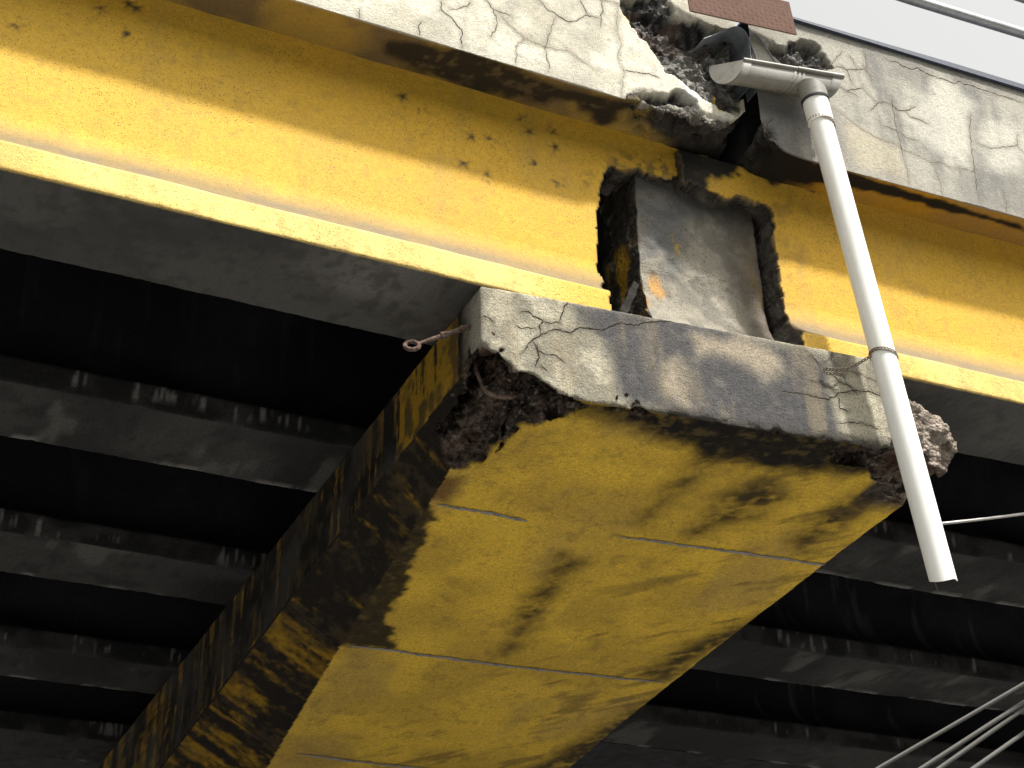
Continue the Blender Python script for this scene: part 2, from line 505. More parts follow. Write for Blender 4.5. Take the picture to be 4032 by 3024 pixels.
def concrete(name, rough=0.88, grain=0.35, speck=0.0, speck_scale=90, bump=0.35, spec=0.25, base=None, fine=220, mid=38):
    """Surface colour from the mesh (or one base colour), broken up by grain, pin holes and relief."""
    mt, nt, b = new_mat(name)
    N, L = nt.nodes.new, nt.links.new
    tc = N('ShaderNodeTexCoord')
    if base is None:
        at = N('ShaderNodeAttribute'); at.attribute_name = 'Col'
        colour = at.outputs['Color']
    else:
        rg = N('ShaderNodeRGB'); rg.outputs[0].default_value = (*base, 1)
        colour = rg.outputs[0]
    spa = N('ShaderNodeAttribute'); spa.attribute_name = 'sp'
    n1 = N('ShaderNodeTexNoise'); n1.inputs['Scale'].default_value = fine; n1.inputs['Detail'].default_value = 5
    n1.inputs['Roughness'].default_value = 0.65
    L(tc.outputs['Object'], n1.inputs['Vector'])
    n2 = N('ShaderNodeTexNoise'); n2.inputs['Scale'].default_value = mid; n2.inputs['Detail'].default_value = 6
    n2.inputs['Roughness'].default_value = 0.7
    L(tc.outputs['Object'], n2.inputs['Vector'])
    mr = N('ShaderNodeMapRange')
    mr.inputs['From Min'].default_value = 0.25; mr.inputs['From Max'].default_value = 0.75
    mr.inputs['To Min'].default_value = 1 - grain; mr.inputs['To Max'].default_value = 1 + grain
    L(n1.outputs['Fac'], mr.inputs['Value'])
    mr2 = N('ShaderNodeMapRange')
    mr2.inputs['From Min'].default_value = 0.3; mr2.inputs['From Max'].default_value = 0.7
    mr2.inputs['To Min'].default_value = 1 - grain * 0.6; mr2.inputs['To Max'].default_value = 1 + grain * 0.4
    L(n2.outputs['Fac'], mr2.inputs['Value'])
    mul = N('ShaderNodeMath'); mul.operation = 'MULTIPLY'
    L(mr.outputs[0], mul.inputs[0]); L(mr2.outputs[0], mul.inputs[1])
    vm = N('ShaderNodeVectorMath'); vm.operation = 'SCALE'
    L(colour, vm.inputs[0]); L(mul.outputs[0], vm.inputs['Scale'])
    out = vm.outputs[0]
    if speck > 0:
        v = N('ShaderNodeTexVoronoi'); v.inputs['Scale'].default_value = speck_scale
        v.inputs['Randomness'].default_value = 1.0
        L(tc.outputs['Object'], v.inputs['Vector'])
        # only some cells carry a pin hole, of uneven size
        sx = N('ShaderNodeSeparateColor'); L(v.outputs['Color'], sx.inputs[0])
        th = N('ShaderNodeMapRange')
        th.inputs['From Min'].default_value = 0.35; th.inputs['From Max'].default_value = 1.0
        th.inputs['To Min'].default_value = 0.0; th.inputs['To Max'].default_value = 0.46
        L(sx.outputs[0], th.inputs['Value'])
        lt = N('ShaderNodeMath'); lt.operation = 'SUBTRACT'
        L(th.outputs[0], lt.inputs[0]); L(v.outputs['Distance'], lt.inputs[1])
        st = N('ShaderNodeMapRange')
        st.inputs['From Min'].default_value = 0.0; st.inputs['From Max'].default_value = 0.12
        st.inputs['To Min'].default_value = 0.0; st.inputs['To Max'].default_value = speck
        L(lt.outputs[0], st.inputs['Value'])
        nl = N('ShaderNodeTexNoise'); nl.inputs['Scale'].default_value = 3.5; nl.inputs['Detail'].default_value = 4
        L(tc.outputs['Object'], nl.inputs['Vector'])
        rl = N('ShaderNodeMapRange')
        rl.inputs['From Min'].default_value = 0.36; rl.inputs['From Max'].default_value = 0.62
        rl.inputs['To Min'].default_value = 0.4
        L(nl.outputs['Fac'], rl.inputs['Value'])
        ml = N('ShaderNodeMath'); ml.operation = 'MULTIPLY'
        L(st.outputs[0], ml.inputs[0]); L(rl.outputs[0], ml.inputs[1])
        mx = N('ShaderNodeMix'); mx.data_type = 'RGBA'
        L(ml.outputs[0], mx.inputs['Factor'])
        L(out, mx.inputs['A'])
        mx.inputs['B'].default_value = (0.06, 0.045, 0.02, 1)
        out = mx.outputs['Result']
    L(out, b.inputs['Base Color'])
    b.inputs['Roughness'].default_value = rough
    b.inputs['Specular IOR Level'].default_value = spec
    # relief: fine grain everywhere, coarse aggregate where the face is broken
    v2 = N('ShaderNodeTexVoronoi'); v2.inputs['Scale'].default_value = 55
    L(tc.outputs['Object'], v2.inputs['Vector'])
    ag = N('ShaderNodeMath'); ag.operation = 'MULTIPLY'
    L(v2.outputs['Distance'], ag.inputs[0]); L(spa.outputs['Fac'], ag.inputs[1])
    ad = N('ShaderNodeMath'); ad.operation = 'MULTIPLY_ADD'
    L(n2.outputs['Fac'], ad.inputs[0]); ad.inputs[1].default_value = 0.8; L(n1.outputs['Fac'], ad.inputs[2])
    ad2 = N('ShaderNodeMath'); ad2.operation = 'MULTIPLY_ADD'
    L(ag.outputs[0], ad2.inputs[0]); ad2.inputs[1].default_value = -2.5; L(ad.outputs[0], ad2.inputs[2])
    bp = N('ShaderNodeBump'); bp.inputs['Strength'].default_value = bump; bp.inputs['Distance'].default_value = 0.008
    L(ad2.outputs[0], bp.inputs['Height'])
    L(bp.outputs[0], b.inputs['Normal'])
    return mt


def plain(name, base, rough=0.5, metal=0.0, grain=0.15, scale=60, dirt=None, bump=0.1, spec=0.5, dirt_amt=0.5, dirt_scale=7, stretch=(1, 1, 1)):
    mt, nt, b = new_mat(name)
    N, L = nt.nodes.new, nt.links.new
    tc = N('ShaderNodeTexCoord')
    mp = N('ShaderNodeMapping'); mp.inputs['Scale'].default_value = stretch
    L(tc.outputs['Object'], mp.inputs['Vector'])
    n = N('ShaderNodeTexNoise'); n.inputs['Scale'].default_value = scale; n.inputs['Detail'].default_value = 6
    L(mp.outputs[0], n.inputs['Vector'])
    mr = N('ShaderNodeMapRange')
    mr.inputs['From Min'].default_value = 0.3; mr.inputs['From Max'].default_value = 0.7
    mr.inputs['To Min'].default_value = 1 - grain; mr.inputs['To Max'].default_value = 1 + grain
    L(n.outputs['Fac'], mr.inputs['Value'])
    rg = N('ShaderNodeRGB'); rg.outputs[0].default_value = (*base, 1)
    vm = N('ShaderNodeVectorMath'); vm.operation = 'SCALE'
    L(rg.outputs[0], vm.inputs[0]); L(mr.outputs[0], vm.inputs['Scale'])
    out = vm.outputs[0]
    if dirt:
        n3 = N('ShaderNodeTexNoise'); n3.inputs['Scale'].default_value = dirt_scale; n3.inputs['Detail'].default_value = 8
        n3.inputs['Roughness'].default_value = 0.7
        L(mp.outputs[0], n3.inputs['Vector'])
        r2 = N('ShaderNodeMapRange')
        r2.inputs['From Min'].default_value = 0.48; r2.inputs['From Max'].default_value = 0.72
        r2.inputs['To Max'].default_value = dirt_amt
        L(n3.outputs['Fac'], r2.inputs['Value'])
        mx = N('ShaderNodeMix'); mx.data_type = 'RGBA'
        L(r2.outputs[0], mx.inputs['Factor']); L(out, mx.inputs['A'])
        mx.inputs['B'].default_value = (*dirt, 1)
        out = mx.outputs['Result']
    L(out, b.inputs['Base Color'])
    b.inputs['Roughness'].default_value = rough
    b.inputs['Metallic'].default_value = metal
    b.inputs['Specular IOR Level'].default_value = spec
    bp = N('ShaderNodeBump'); bp.inputs['Strength'].default_value = bump; bp.inputs['Distance'].default_value = 0.003
    L(n.outputs['Fac'], bp.inputs['Height']); L(bp.outputs[0], b.inputs['Normal'])
    return mt


M_CAP = concrete('weathered_cap_concrete', grain=0.34, speck=0.55, speck_scale=100, bump=0.9, mid=48, fine=120, spec=0.06)
M_GIRDER = concrete('yellow_painted_concrete', rough=0.72, grain=0.22, speck=0.8, speck_scale=120, bump=0.5, spec=0.3, mid=50, fine=140)
M_INNER = concrete('dark_girder_concrete', grain=0.4, bump=0.5, spec=0.05, mid=50, fine=130)
M_DECK = concrete('white_painted_edge_concrete', grain=0.24, bump=0.7, mid=50, fine=130, spec=0.12)
M_BLOCK = concrete('grey_block_concrete', grain=0.25, speck=0.5, speck_scale=70, bump=0.9, mid=48, fine=120)
M_GROUND = concrete('ground_concrete', base=(0.200, 0.196, 0.189), fine=30, bump=0.2)
M_CRACK = plain('crack_shadow_dirt', (0.028, 0.025, 0.022), rough=1.0, spec=0.0, grain=0.4)
M_RIDGE = plain('mortar_ridge_grey', (0.27, 0.26, 0.25), rough=0.95, spec=0.1, grain=0.5, scale=120, dirt=(0.07, 0.06, 0.04), dirt_amt=0.9, dirt_scale=30)
M_SLAB = plain('sooty_slab_concrete', (0.025, 0.025, 0.028), rough=0.95, grain=0.4, scale=8, spec=0.1)
M_PVC = plain('white_pvc', (0.80, 0.81, 0.79), rough=0.4, grain=0.03, scale=20, dirt=(0.55, 0.53, 0.46), dirt_amt=0.35, dirt_scale=4, bump=0.02, stretch=(3, 3, 0.6))
M_GUTTER = plain('grimy_gutter_pvc', (0.215, 0.208, 0.187), rough=0.5, grain=0.06, scale=30, dirt=(0.09, 0.075, 0.055), dirt_amt=0.8, dirt_scale=9, bump=0.04, stretch=(0.8, 2, 2))
M_RUST = plain('rusted_steel', (0.085, 0.055, 0.042), rough=0.9, grain=0.5, scale=90, dirt=(0.20, 0.165, 0.145), dirt_amt=0.8, dirt_scale=40, bump=0.8, spec=0.2)
M_STRAP = plain('rusty_band_steel', (0.17, 0.135, 0.10), rough=0.7, metal=0.3, grain=0.4, scale=120, bump=0.4)
M_PLATE = plain('brown_primer_plate', (0.115, 0.060, 0.043), rough=0.75, grain=0.12, scale=40, dirt=(0.06, 0.035, 0.025), dirt_amt=0.4, bump=0.15, spec=0.15)
M_FLAP = plain('grey_rubber_sheet', (0.19, 0.21, 0.24), rough=0.45, grain=0.2, scale=30, dirt=(0.25, 0.26, 0.27), dirt_amt=0.5)
M_RAIL = plain('galvanised_rail', (0.42, 0.44, 0.46), rough=0.45, metal=0.6, grain=0.12, scale=40, dirt=(0.22, 0.2, 0.18), dirt_amt=0.5, dirt_scale=12)
M_FLASH = plain('dark_flashing', (0.035, 0.045, 0.075), rough=0.6, grain=0.3)
M_CABLE = plain('grey_cable_sheath', (0.075, 0.073, 0.07), rough=0.8, grain=0.15, scale=200, dirt=(0.10, 0.10, 0.10), dirt_amt=0.6, dirt_scale=15)
M_WIRE = plain('steel_wire_rope', (0.30, 0.29, 0.28), rough=0.5, metal=0.5, grain=0.3, scale=300)
M_STONE = plain('pale_aggregate', (0.34, 0.32, 0.29), rough=0.9, grain=0.4, scale=60)
M_WOOD = plain('weathered_wood_grey', (0.026, 0.024, 0.022), rough=0.95, spec=0.1, grain=0.4, scale=60, stretch=(1, 1, 6))
M_JOINT = plain('black_joint_rubber', (0.018, 0.02, 0.028), rough=0.8, grain=0.4)

YEL = np.array((0.635, 0.375, 0.038))
YELP = np.array((0.80, 0.59, 0.19))
SOOT = np.array((0.016, 0.0145, 0.013))
CREAM = np.array((0.60, 0.56, 0.44))

# ------------------------------------------------------------------ ground
g = MB().add([(-150, -150, -5.55), (150, -150, -5.55), (150, 150, -5.55), (-150, 150, -5.55)], [(0, 1, 2, 3)]).build('ground', M_GROUND)
g['kind'] = 'structure'
# added slope, unseen behind the viewer, cutting light from the low sky
M_SKY_BLOCKER = plain('sky_blocker_scrub', (0.045, 0.052, 0.025), rough=1.0, grain=0.5, scale=2, spec=0.05)
hx, hy = lin(-60, 60, 3.0), cat(lin(-12.5, -34, 1.5), lin(-34, -60, 4))
HP = np.zeros((len(hx), len(hy), 3))
HP[:, :, 0] = hx[:, None]; HP[:, :, 1] = hy[None]
hz = -5.9 + 19.5 * sstep(-12.5, -36, hy)
HP[:, :, 2] = hz[None]
hv = HP.reshape(-1, 3)
hv[:, 2] += (fbm(hv, 6, 4, 301) - .5) * 3.0 * sstep(-13, -20, hv[:, 1])
sky_blocker = link('sky_blocker_slope', mesh_arrays('sky_blocker_slope', hv, grid_quads(len(hx), len(hy))[:, ::-1]), None, M_SKY_BLOCKER)
sky_blocker['kind'] = 'structure'


def crack_ribbons(lines3d, normal, bvh, width=(0.0015, 0.004), seed=3, step=0.008, jit=0.004, lift=0.0012):
    """thin dark crack lines that lie on a surface, ragged in course and width"""
    r = np.random.default_rng(seed)
    n = Vector(normal).normalized()
    V, Fc = [], []
    for ln in lines3d:
        pts = []
        for a, b in zip(ln[:-1], ln[1:]):
            a, b = Vector(a), Vector(b)
            k = max(1, int((b - a).length / step))
            for i in range(k):
                pts.append(a.lerp(b, i / k))
        pts.append(Vector(ln[-1]))
        if len(pts) < 3:
            continue
        w0 = r.uniform(*width)
        jx = 0.0
        row = []
        for i, p in enumerate(pts):
            d = (pts[min(i + 1, len(pts) - 1)] - pts[max(0, i - 1)])
            side = d.cross(n)
            if side.length < 1e-6:
                continue
            side.normalize()
            jx = jx * 0.75 + r.normal() * jit * 0.6
            q = p + side * jx
            hit = bvh.ray_cast(q + n * 0.25, -n, 0.6)
            if hit[0] is None:
                row.append(None); continue
            q = hit[0] + n * lift
            t = i / (len(pts) - 1)
            w = w0 * (0.5 + 0.9 * r.random()) * min(1, 0.35 + 6 * min(t, 1 - t))
            row.append((q - side * w, q + side * w))
        for a, b in zip(row[:-1], row[1:]):
            if a is None or b is None or (a[0] - b[0]).length > 0.05:
                continue
            k = len(V)
            V += [a[0], a[1], b[1], b[0]]
            Fc.append((k, k + 1, k + 2, k + 3))
    return V, Fc


def build_cracks(name, lines3d, normal, target, parent, mat=None, **kw):
    me = target.data
    bv = BVHTree.FromPolygons([v.co[:] for v in me.vertices], [p.vertices[:] for p in me.polygons])
    V, Fc = crack_ribbons(lines3d, normal, bv, **kw)
    o = MB().add(V, Fc).build(name, mat or M_CRACK, parent)
    o['kind'] = 'stuff'
    return o


# ------------------------------------------------------------------ surface from a solid field
def surface_nets(xs, ys, zs, S):
    neg = S < 0
    cnt = np.zeros(tuple(np.array(S.shape) - 1), np.uint8)
    for a in (0, 1):
        for b in (0, 1):
            for c in (0, 1):
                cnt += neg[a:a + cnt.shape[0], b:b + cnt.shape[1], c:c + cnt.shape[2]]
    ii, jj, kk = np.nonzero((cnt > 0) & (cnt < 8))
    nv = len(ii)
    idx = np.full(cnt.shape, -1, np.int32)
    idx[ii, jj, kk] = np.arange(nv)
    corner = {}
    for a in (0, 1):
        for b in (0, 1):
            for c in (0, 1):
                corner[a, b, c] = S[ii + a, jj + b, kk + c]
    acc = np.zeros((nv, 3)); w = np.zeros(nv)
    for (c0, c1) in [(p, q) for p in corner for q in corner if sum(q) - sum(p) == 1 and all(y >= x for x, y in zip(p, q))]:
        s0, s1 = corner[c0], corner[c1]
        hit = (s0 < 0) != (s1 < 0)
        t = np.where(hit, s0 / np.where(hit, s0 - s1, 1), 0)
        loc = np.array(c0)[None] + t[:, None] * (np.array(c1) - np.array(c0))[None]
        acc[hit] += loc[hit]; w[hit] += 1
    loc = acc / w[:, None]
    V = np.stack([xs[ii] + loc[:, 0] * (xs[ii + 1] - xs[ii]), ys[jj] + loc[:, 1] * (ys[jj + 1] - ys[jj]), zs[kk] + loc[:, 2] * (zs[kk + 1] - zs[kk])], 1)
    quads = []
    for ax in range(3):
        sl0 = [slice(None)] * 3; sl1 = [slice(None)] * 3
        sl0[ax] = slice(0, -1); sl1[ax] = slice(1, None)
        a0 = neg[tuple(sl0)]; a1 = neg[tuple(sl1)]
        e = np.array(np.nonzero(a0 != a1))
        o1, o2 = [k for k in range(3) if k != ax]
        ok = (e[o1] > 0) & (e[o2] > 0) & (e[o1] < S.shape[o1] - 1) & (e[o2] < S.shape[o2] - 1)
        e = e[:, ok]
        s = a0[tuple(e)]
        q = []
        for d1, d2 in ((1, 1), (0, 1), (0, 0), (1, 0)):
            f = e.copy(); f[o1] = f[o1] - d1; f[o2] = f[o2] - d2
            q.append(idx[tuple(f)])
        q = np.stack(q, 1)
        flip = s if ax != 1 else ~s
        q[~flip] = q[~flip][:, ::-1]
        quads.append(q)
    Q = np.concatenate(quads)
    return V, Q[(Q >= 0).all(1)]


def facets(P, scale, seed=0):
    """tilted fracture planes: each cell of a jittered grid carries its own slope; roughly -0.5..0.5"""
    P = np.asarray(P) / scale
    i0 = np.floor(P).astype(np.int64)
    best = np.full(len(P), 1e9); val = np.zeros(len(P))
    for dx in (-1, 0, 1):
        for dy in (-1, 0, 1):
            for dz in (-1, 0, 1):
                i = i0 + (dx, dy, dz)
                h = (i[:, 0] * 73856093) ^ (i[:, 1] * 19349663) ^ (i[:, 2] * 83492791) ^ (seed * 7919)
                r = [RT[((h >> k) ^ (h * (k * 2 + 3))) & 65535] for k in range(7)]
                c_ = i + np.stack(r[:3], 1)
                d = P - c_
                dd = (d * d).sum(1)
                v = (d * (np.stack(r[3:6], 1) - .5)).sum(1) * 1.4 + (r[6] - .5) * .7
                m_ = dd < best
                best[m_] = dd[m_]; val[m_] = v[m_]
    return val


def vert_normals(V, Q):
    n = np.cross(V[Q[:, 2]] - V[Q[:, 0]], V[Q[:, 3]] - V[Q[:, 1]])
    N = np.zeros_like(V)
    for k in range(4):
        np.add.at(N, Q[:, k], n)
    return N / np.maximum(np.linalg.norm(N, axis=1, keepdims=True), 1e-12)


# ------------------------------------------------------------------ the pier: cap beam and column
pier = thing('bridge_pier', 'yellow concrete pier cap with broken front corners, jutting out under the girders', 'pier')


def zs_cap(x, y):
    return -.49 - .05 * y - .006 * y * y + .006 * (x - .3) * np.clip(y, 0, 3)


XR = 2.36


def cap_planes(x, y, z):
    """distances to the faces of the unbroken cap: left, right, front, soffit, top, left and right haunch"""
    zg = -.314 - .058 * y
    zsv = zs_cap(x, y)
    xc = .09 + .086 * np.clip(y, 0, 9)
    ln = np.hypot(xc, zsv - zg)
    chl = (x * (zsv - zg) - (z - zg) * xc) / ln
    xcr = 0.09 + 0 * y
    lnr = np.hypot(xcr, zsv - zg)
    chr_ = ((XR - x) * (zsv - zg) - (z - zg) * xcr) / lnr
    return [-x, x - XR, (-.0856 * x - y) * .996, zsv - z, z, chl, chr_]


def cap_mesh():
    h = 0.0095
    xs = cat(lin(-.03, XR + .04, h))
    far = [1.25]
    st = h
    while far[-1] < 8.5:
        st = min(st * 1.012, 0.019) if far[-1] < 4.4 else min(st * 1.06, 0.09)
        far.append(far[-1] + st)
    ys = np.concatenate([lin(-.26, 1.25, h), np.array(far[1:])])
    zs = cat(lin(-1.45, -.8, 0.02), lin(-.8, .03, h))
    X = xs[:, None, None].astype(np.float32); Y = ys[None, :, None].astype(np.float32); Z = zs[None, None, :].astype(np.float32)
    pl = cap_planes(X, Y, Z)
    base = pl[0]
    for p in pl[1:]:
        base = np.maximum(base, p)
    base = np.broadcast_to(base, (len(xs), len(ys), len(zs))).astype(np.float32)
    S = np.maximum(base, Y - 8.3).copy()
    # --- spalled zones near the front: work on that block only, with noise
    ny = np.searchsorted(ys, 1.3)
    k0 = np.searchsorted(zs, -.8)
    sub = S[:, :ny, k0:]
    B = base[:, :ny, k0:]
    zone = (X < 1.2) | (X > 1.5) | (Y[:, :ny] < .12)
    near = np.nonzero((B > -.30) & (B < .02) & zone)
    x = xs[near[0]]; y = ys[near[1]]; z = zs[k0:][near[2]]
    P = np.stack([x, y, z], 1)
    fb = sorted(TR['face_break'][0]); sb = sorted(TR['sof_break'][0])
    fx = np.array([p[0] for p in fb]); fz = np.array([p[1] for p in fb])
    sx = np.array([p[0] for p in sb]); sy = np.array([p[1] for p in sb])
    n1 = fbm(P, .16, 3, 11) - .5
    n2 = fbm(P, .05, 3, 23) - .5
    ye = -.0856 * x
    zf = np.interp(x, fx, fz) + n2 * .03
    ysv = np.interp(x, sx, sy) + n1 * .10 + n2 * .05
    zsv = zs_cap(x, y)
    t = np.clip((y - ye) / np.maximum(ysv - ye, .02), 0, 1)
    zsurf = zf + (zsv - .02 - zf) * t ** 1.15 + .15 * np.sin(np.pi * np.clip(t, 0, 1)) * sstep(.95, .25, x) + n1 * .11 + n2 * .05
    zsurf = np.where(y < ye + .02, np.minimum(zsurf, zf), zsurf)
    rem = np.maximum(z - zsurf, (y - ysv) * .8)
    rem = np.maximum(rem, x - 1.15)
    # a flake of the left face still stands beside the hollow
    xk = np.where(y > .15 + .75 * np.clip(-.2 - z, 0, 1) + n1 * .15, .042 + n2 * .05, -1)
    xk = np.where(z > -.42 + .35 * np.clip(y - .35, 0, 1) * 0 - .22 * sstep(.2, .8, y) + n1 * .12, xk, -1)
    rem = np.maximum(rem, xk - x)
    slot = np.maximum.reduce([.045 + n2 * .03 - x, x - .15 - n1 * .1, -(y + .0) + .02, y - .62 - n1 * .3, z + .17 + n1 * .15, -.62 - z])
    rem = np.minimum(rem, slot)
    # right front corner: broken off above a ragged line, aggregate laid bare
    zc = np.interp(x, [1.97, 2.03, 2.12, 2.25, 2.30, 2.35, 2.40], [.1, -.13, -.165, -.20, -.28, -.38, -.46]) + n2 * .05
    cut = np.maximum.reduce([zc - z, 1.98 - x, y - .42 - n1 * .3])
    rem = np.minimum(rem, cut)
    yr = ye + sstep(1.95, 2.02, x) * (.035 + .12 * np.clip(x - 2.0, 0, 1) + n1 * .09 + n2 * .05)
    rr = np.maximum(y - yr, 1.9 - x)
    rem = np.minimum(rem, rr)
    # front lower edge at the right and the soffit behind it
    sdp = np.full(len(x), 1.0)
    rz = (x > 1.45) & (z < -.3)
    sdp[rz] = poly_sd(np.stack([x, y], 1)[rz], TR['sof_rspall'][0])
    sdp = sdp + n1 * .12 + n2 * .05
    sp_r = np.maximum(z - (zsv + .05 + n1 * .07 + n2 * .035), sdp * .7)
    rem = np.minimum(rem, sp_r)
    # ragged chips all along the lower front edge
    edge = np.maximum(z - (zsv + .010 + n2 * .05), y - (ye + .012 + n1 * .08))
    rem = np.minimum(rem, edge)
    sub[near] = np.maximum(sub[near], -rem * .85)
    S[:, :ny, k0:] = sub
    V, Q = surface_nets(xs, ys, zs, S)
    # relief of the faces
    pl = cap_planes(V[:, 0], V[:, 1], V[:, 2])
    D = np.stack(pl, 1)
    depth = -D.max(1)
    sp = sstep(.007, .02, depth) * sstep(1.35, 1.2, V[:, 1])
    face = D.argmax(1)
    Nn = vert_normals(V, Q)
    fine = fbm(V, .03, 3, 41) - .5
    big = fbm(V, .25, 3, 43) - .5
    grit = fbm(V, .014, 2, 45) - .5
    fc = np.zeros(len(V)); ib = np.nonzero(sp > .02)[0]
    fc[ib] = (facets(V[ib], .085, 3) * .045 + facets(V[ib], .035, 4) * .020) * (1 - .7 * sstep(1.8, 1.95, V[ib, 0]))
    V = V + Nn * (sp * fc)[:, None]
    V = V + Nn * ((sp * .012 + .003) * fine + .006 * big + sp * .012 * grit)[:, None]
    x, y, z = V.T
    # ---------------- colours
    a = fbm(V, .35, 5, 1); b = fbm(V, .09, 4, 2); c = fbm(V, .03, 3, 3)
    col = np.tile(np.array((.2, .19, .17)), (len(V), 1))
    # front face: cream plaster, grey algae, tan patches
    U = np.stack([x, z], 1)
    wob = (a - .5) * .16 + (b - .5) * .07
    f = mix(CREAM * .70, CREAM * .42, sstep(.38, .62, b))
    f = mix(f, np.array((.085, .084, .088)), pmask(U, 'grey_EF', .05, wob) * (1.12 + .9 * (b - .5)).clip(0, 1))
    streak = fbm(V, .12, 4, 8, stretch=(1, 1, .25))
    f = mix(f, np.array((.42, .36, .27)), pmask(U, 'tan_EF', .05, wob * .7) * .75)
    f = mix(f, CREAM * .82, pmask(U, 'cream_EF', .04, wob * .5) * .8)
    f = mix(f, np.array((.30, .25, .17)), sstep(.52, .75, streak) * .45)
    f = mix(f, np.array((.15, .145, .15)), sstep(.55, .8, c) * .35)
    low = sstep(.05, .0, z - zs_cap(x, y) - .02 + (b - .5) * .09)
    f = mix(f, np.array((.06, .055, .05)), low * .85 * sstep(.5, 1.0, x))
    fs = np.nonzero(face == 2)[0]
    for ln in TR['crack_EF']:
        d = seg_dist(U[fs], ln)
        f[fs] = mix(f[fs], np.array((.10, .09, .075)), np.exp(-(d / .012) ** 2) * .4)
    # soffit: dull yellow, sooty
    U2 = np.stack([x, y], 1)
    s_ = mix(np.array((.74, .49, .064)), np.array((.50, .33, .056)), sstep(.35, .68, a) * .75)
    s_ = mix(s_, np.array((.40, .27, .09)), sstep(.5, .72, fbm(V, .5, 4, 61, stretch=(1, .5, 1))) * .6)
    wb = (a - .5) * .12 + (b - .5) * .12
    diag = np.stack([(x + y) * .7, (y - x) * .7 * .25, z], 1)
    strk = fbm(diag, .08, 4, 9)
    s_ = mix(s_, np.array((.028, .023, .016)), pmask(U2, 'blot_SO', .10, wb) * (.35 + .65 * sstep(.34, .56, strk * .45 + b * .25 + .3 * fbm(V, .035, 3, 66))) * .95)
    s_ = mix(s_, np.array((.12, .085, .035)), sstep(.58, .75, strk) * sstep(1.2, 2.0, x + .15 * y) * .6)
    s_ = mix(s_, SOOT, pmask(U2, 'black_SO', .08, wb * 1.1 + (c - .5) * .05, grow=.035) * (.82 + .18 * sstep(.35, .55, c)))
    lip = sstep(.24, .03, y + .0856 * x + (a - .5) * .25 + (b - .5) * .14 - .10 * np.exp(-((x - 1.45) / .35) ** 2)) * sstep(.75, 1.05, x + (b - .5) * .3)
    s_ = mix(s_, SOOT, lip * (.88 + .12 * c))
    s_ = mix(s_, SOOT * 1.1, pmask(U2, 'soot_SO', .025, (b - .5) * .12 + (c - .5) * .05) * (.9 + .1 * c))
    s_ = mix(s_, np.array((.10, .045, .02)), pmask(U2, 'rust_SO', .05, wb * .6) * .8)
    s_ = mix(s_, np.array((.20, .145, .05)), sstep(.56, .72, fbm(V, .06, 5, 65, gain=.65)) * .35)
    # left haunch and left side: soot with yellow showing in streaks
    hs = fbm(V, .16, 5, 12, stretch=(.25, 1.4, .3)) * .6 + .2 * b + .2 * fbm(V, .03, 3, 67)
    hh = mix(np.array((.018, .0155, .013)), YEL * .50, sstep(.50, .72, hs + .14 * np.exp(-((y - 2.85) / .22) ** 2) + .16 * np.exp(-((y - 1.27) / .08) ** 2) + .03 * sstep(3.2, 4.4, y) - .08 * sstep(2.6, 2.2, y)))
    hh = mix(hh, np.array((.07, .052, .03)), sstep(.5, .7, a * .5 + .5 * fbm(V, .05, 3, 68)) * .6)
    ls = fbm(V, .07, 5, 14, stretch=(1, 1.3, .14), gain=.6) * .7 + .15 * b + .15 * fbm(V, .025, 3, 69)
    yl_amt = .08 * sstep(4.3, 5.2, y) + .26 * sstep(1.05, .8, y) * sstep(.16, .34, y) - .1 * sstep(.25, .1, y)
    lh = mix(np.array((.018, .016, .014)), YEL * .55, sstep(.53, .68, ls + yl_amt + .05 * np.exp(-((z + .314 + .058 * y) / .03) ** 2)))
    lh = mix(lh, np.array((.085, .082, .08)), sstep(.5, .75, a) * .5)
    lh = mix(lh, np.array((.05, .042, .03)), sstep(.46, .60, b * .5 + ls * .5) * .8)
    lh = mix(lh, np.array((.30, .28, .23)), sstep(.22, .06, y + (b - .5) * .15) * .85)
    col = np.where((face == 2)[:, None], f, col)
    col = np.where((face == 3)[:, None], s_, col)
    col = np.where(((face == 5) | (face == 6))[:, None], hh, col)
    col = np.where((face == 0)[:, None], lh, col)
    # bare broken concrete
    bk = mix(np.array((.022, .018, .016)), np.array((.15, .115, .095)), sstep(.36, .68, b * .4 + c * .6))
    bk = mix(bk, bk * .35, sstep(.0, -.03, fc))
    bk = mix(bk, np.array((.27, .25, .225)), sstep(.72, .80, fbm(V, .020, 2, 19)) * .7)
    bk = mix(bk, np.array((.11, .055, .035)), sstep(.58, .74, fbm(V, .2, 3, 29)) * .35)
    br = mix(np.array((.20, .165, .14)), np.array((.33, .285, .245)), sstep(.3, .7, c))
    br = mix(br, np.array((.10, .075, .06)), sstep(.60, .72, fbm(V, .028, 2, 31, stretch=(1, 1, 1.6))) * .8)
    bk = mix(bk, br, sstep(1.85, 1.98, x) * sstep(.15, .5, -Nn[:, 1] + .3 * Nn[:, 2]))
    bk = mix(bk, np.array((.045, .038, .032)), sstep(1.5, 1.6, x) * sstep(-.47, -.52, z) * sstep(2.2, 2.05, x) * .85)
    sp = np.maximum(sp, sstep(1.99, 2.03, x) * sstep(.35, .2, y) * sstep(-.66, -.6, z))
    col = mix(col, bk, sp)
    me = mesh_arrays('cap_beam', V, Q, col, sp)
    return me


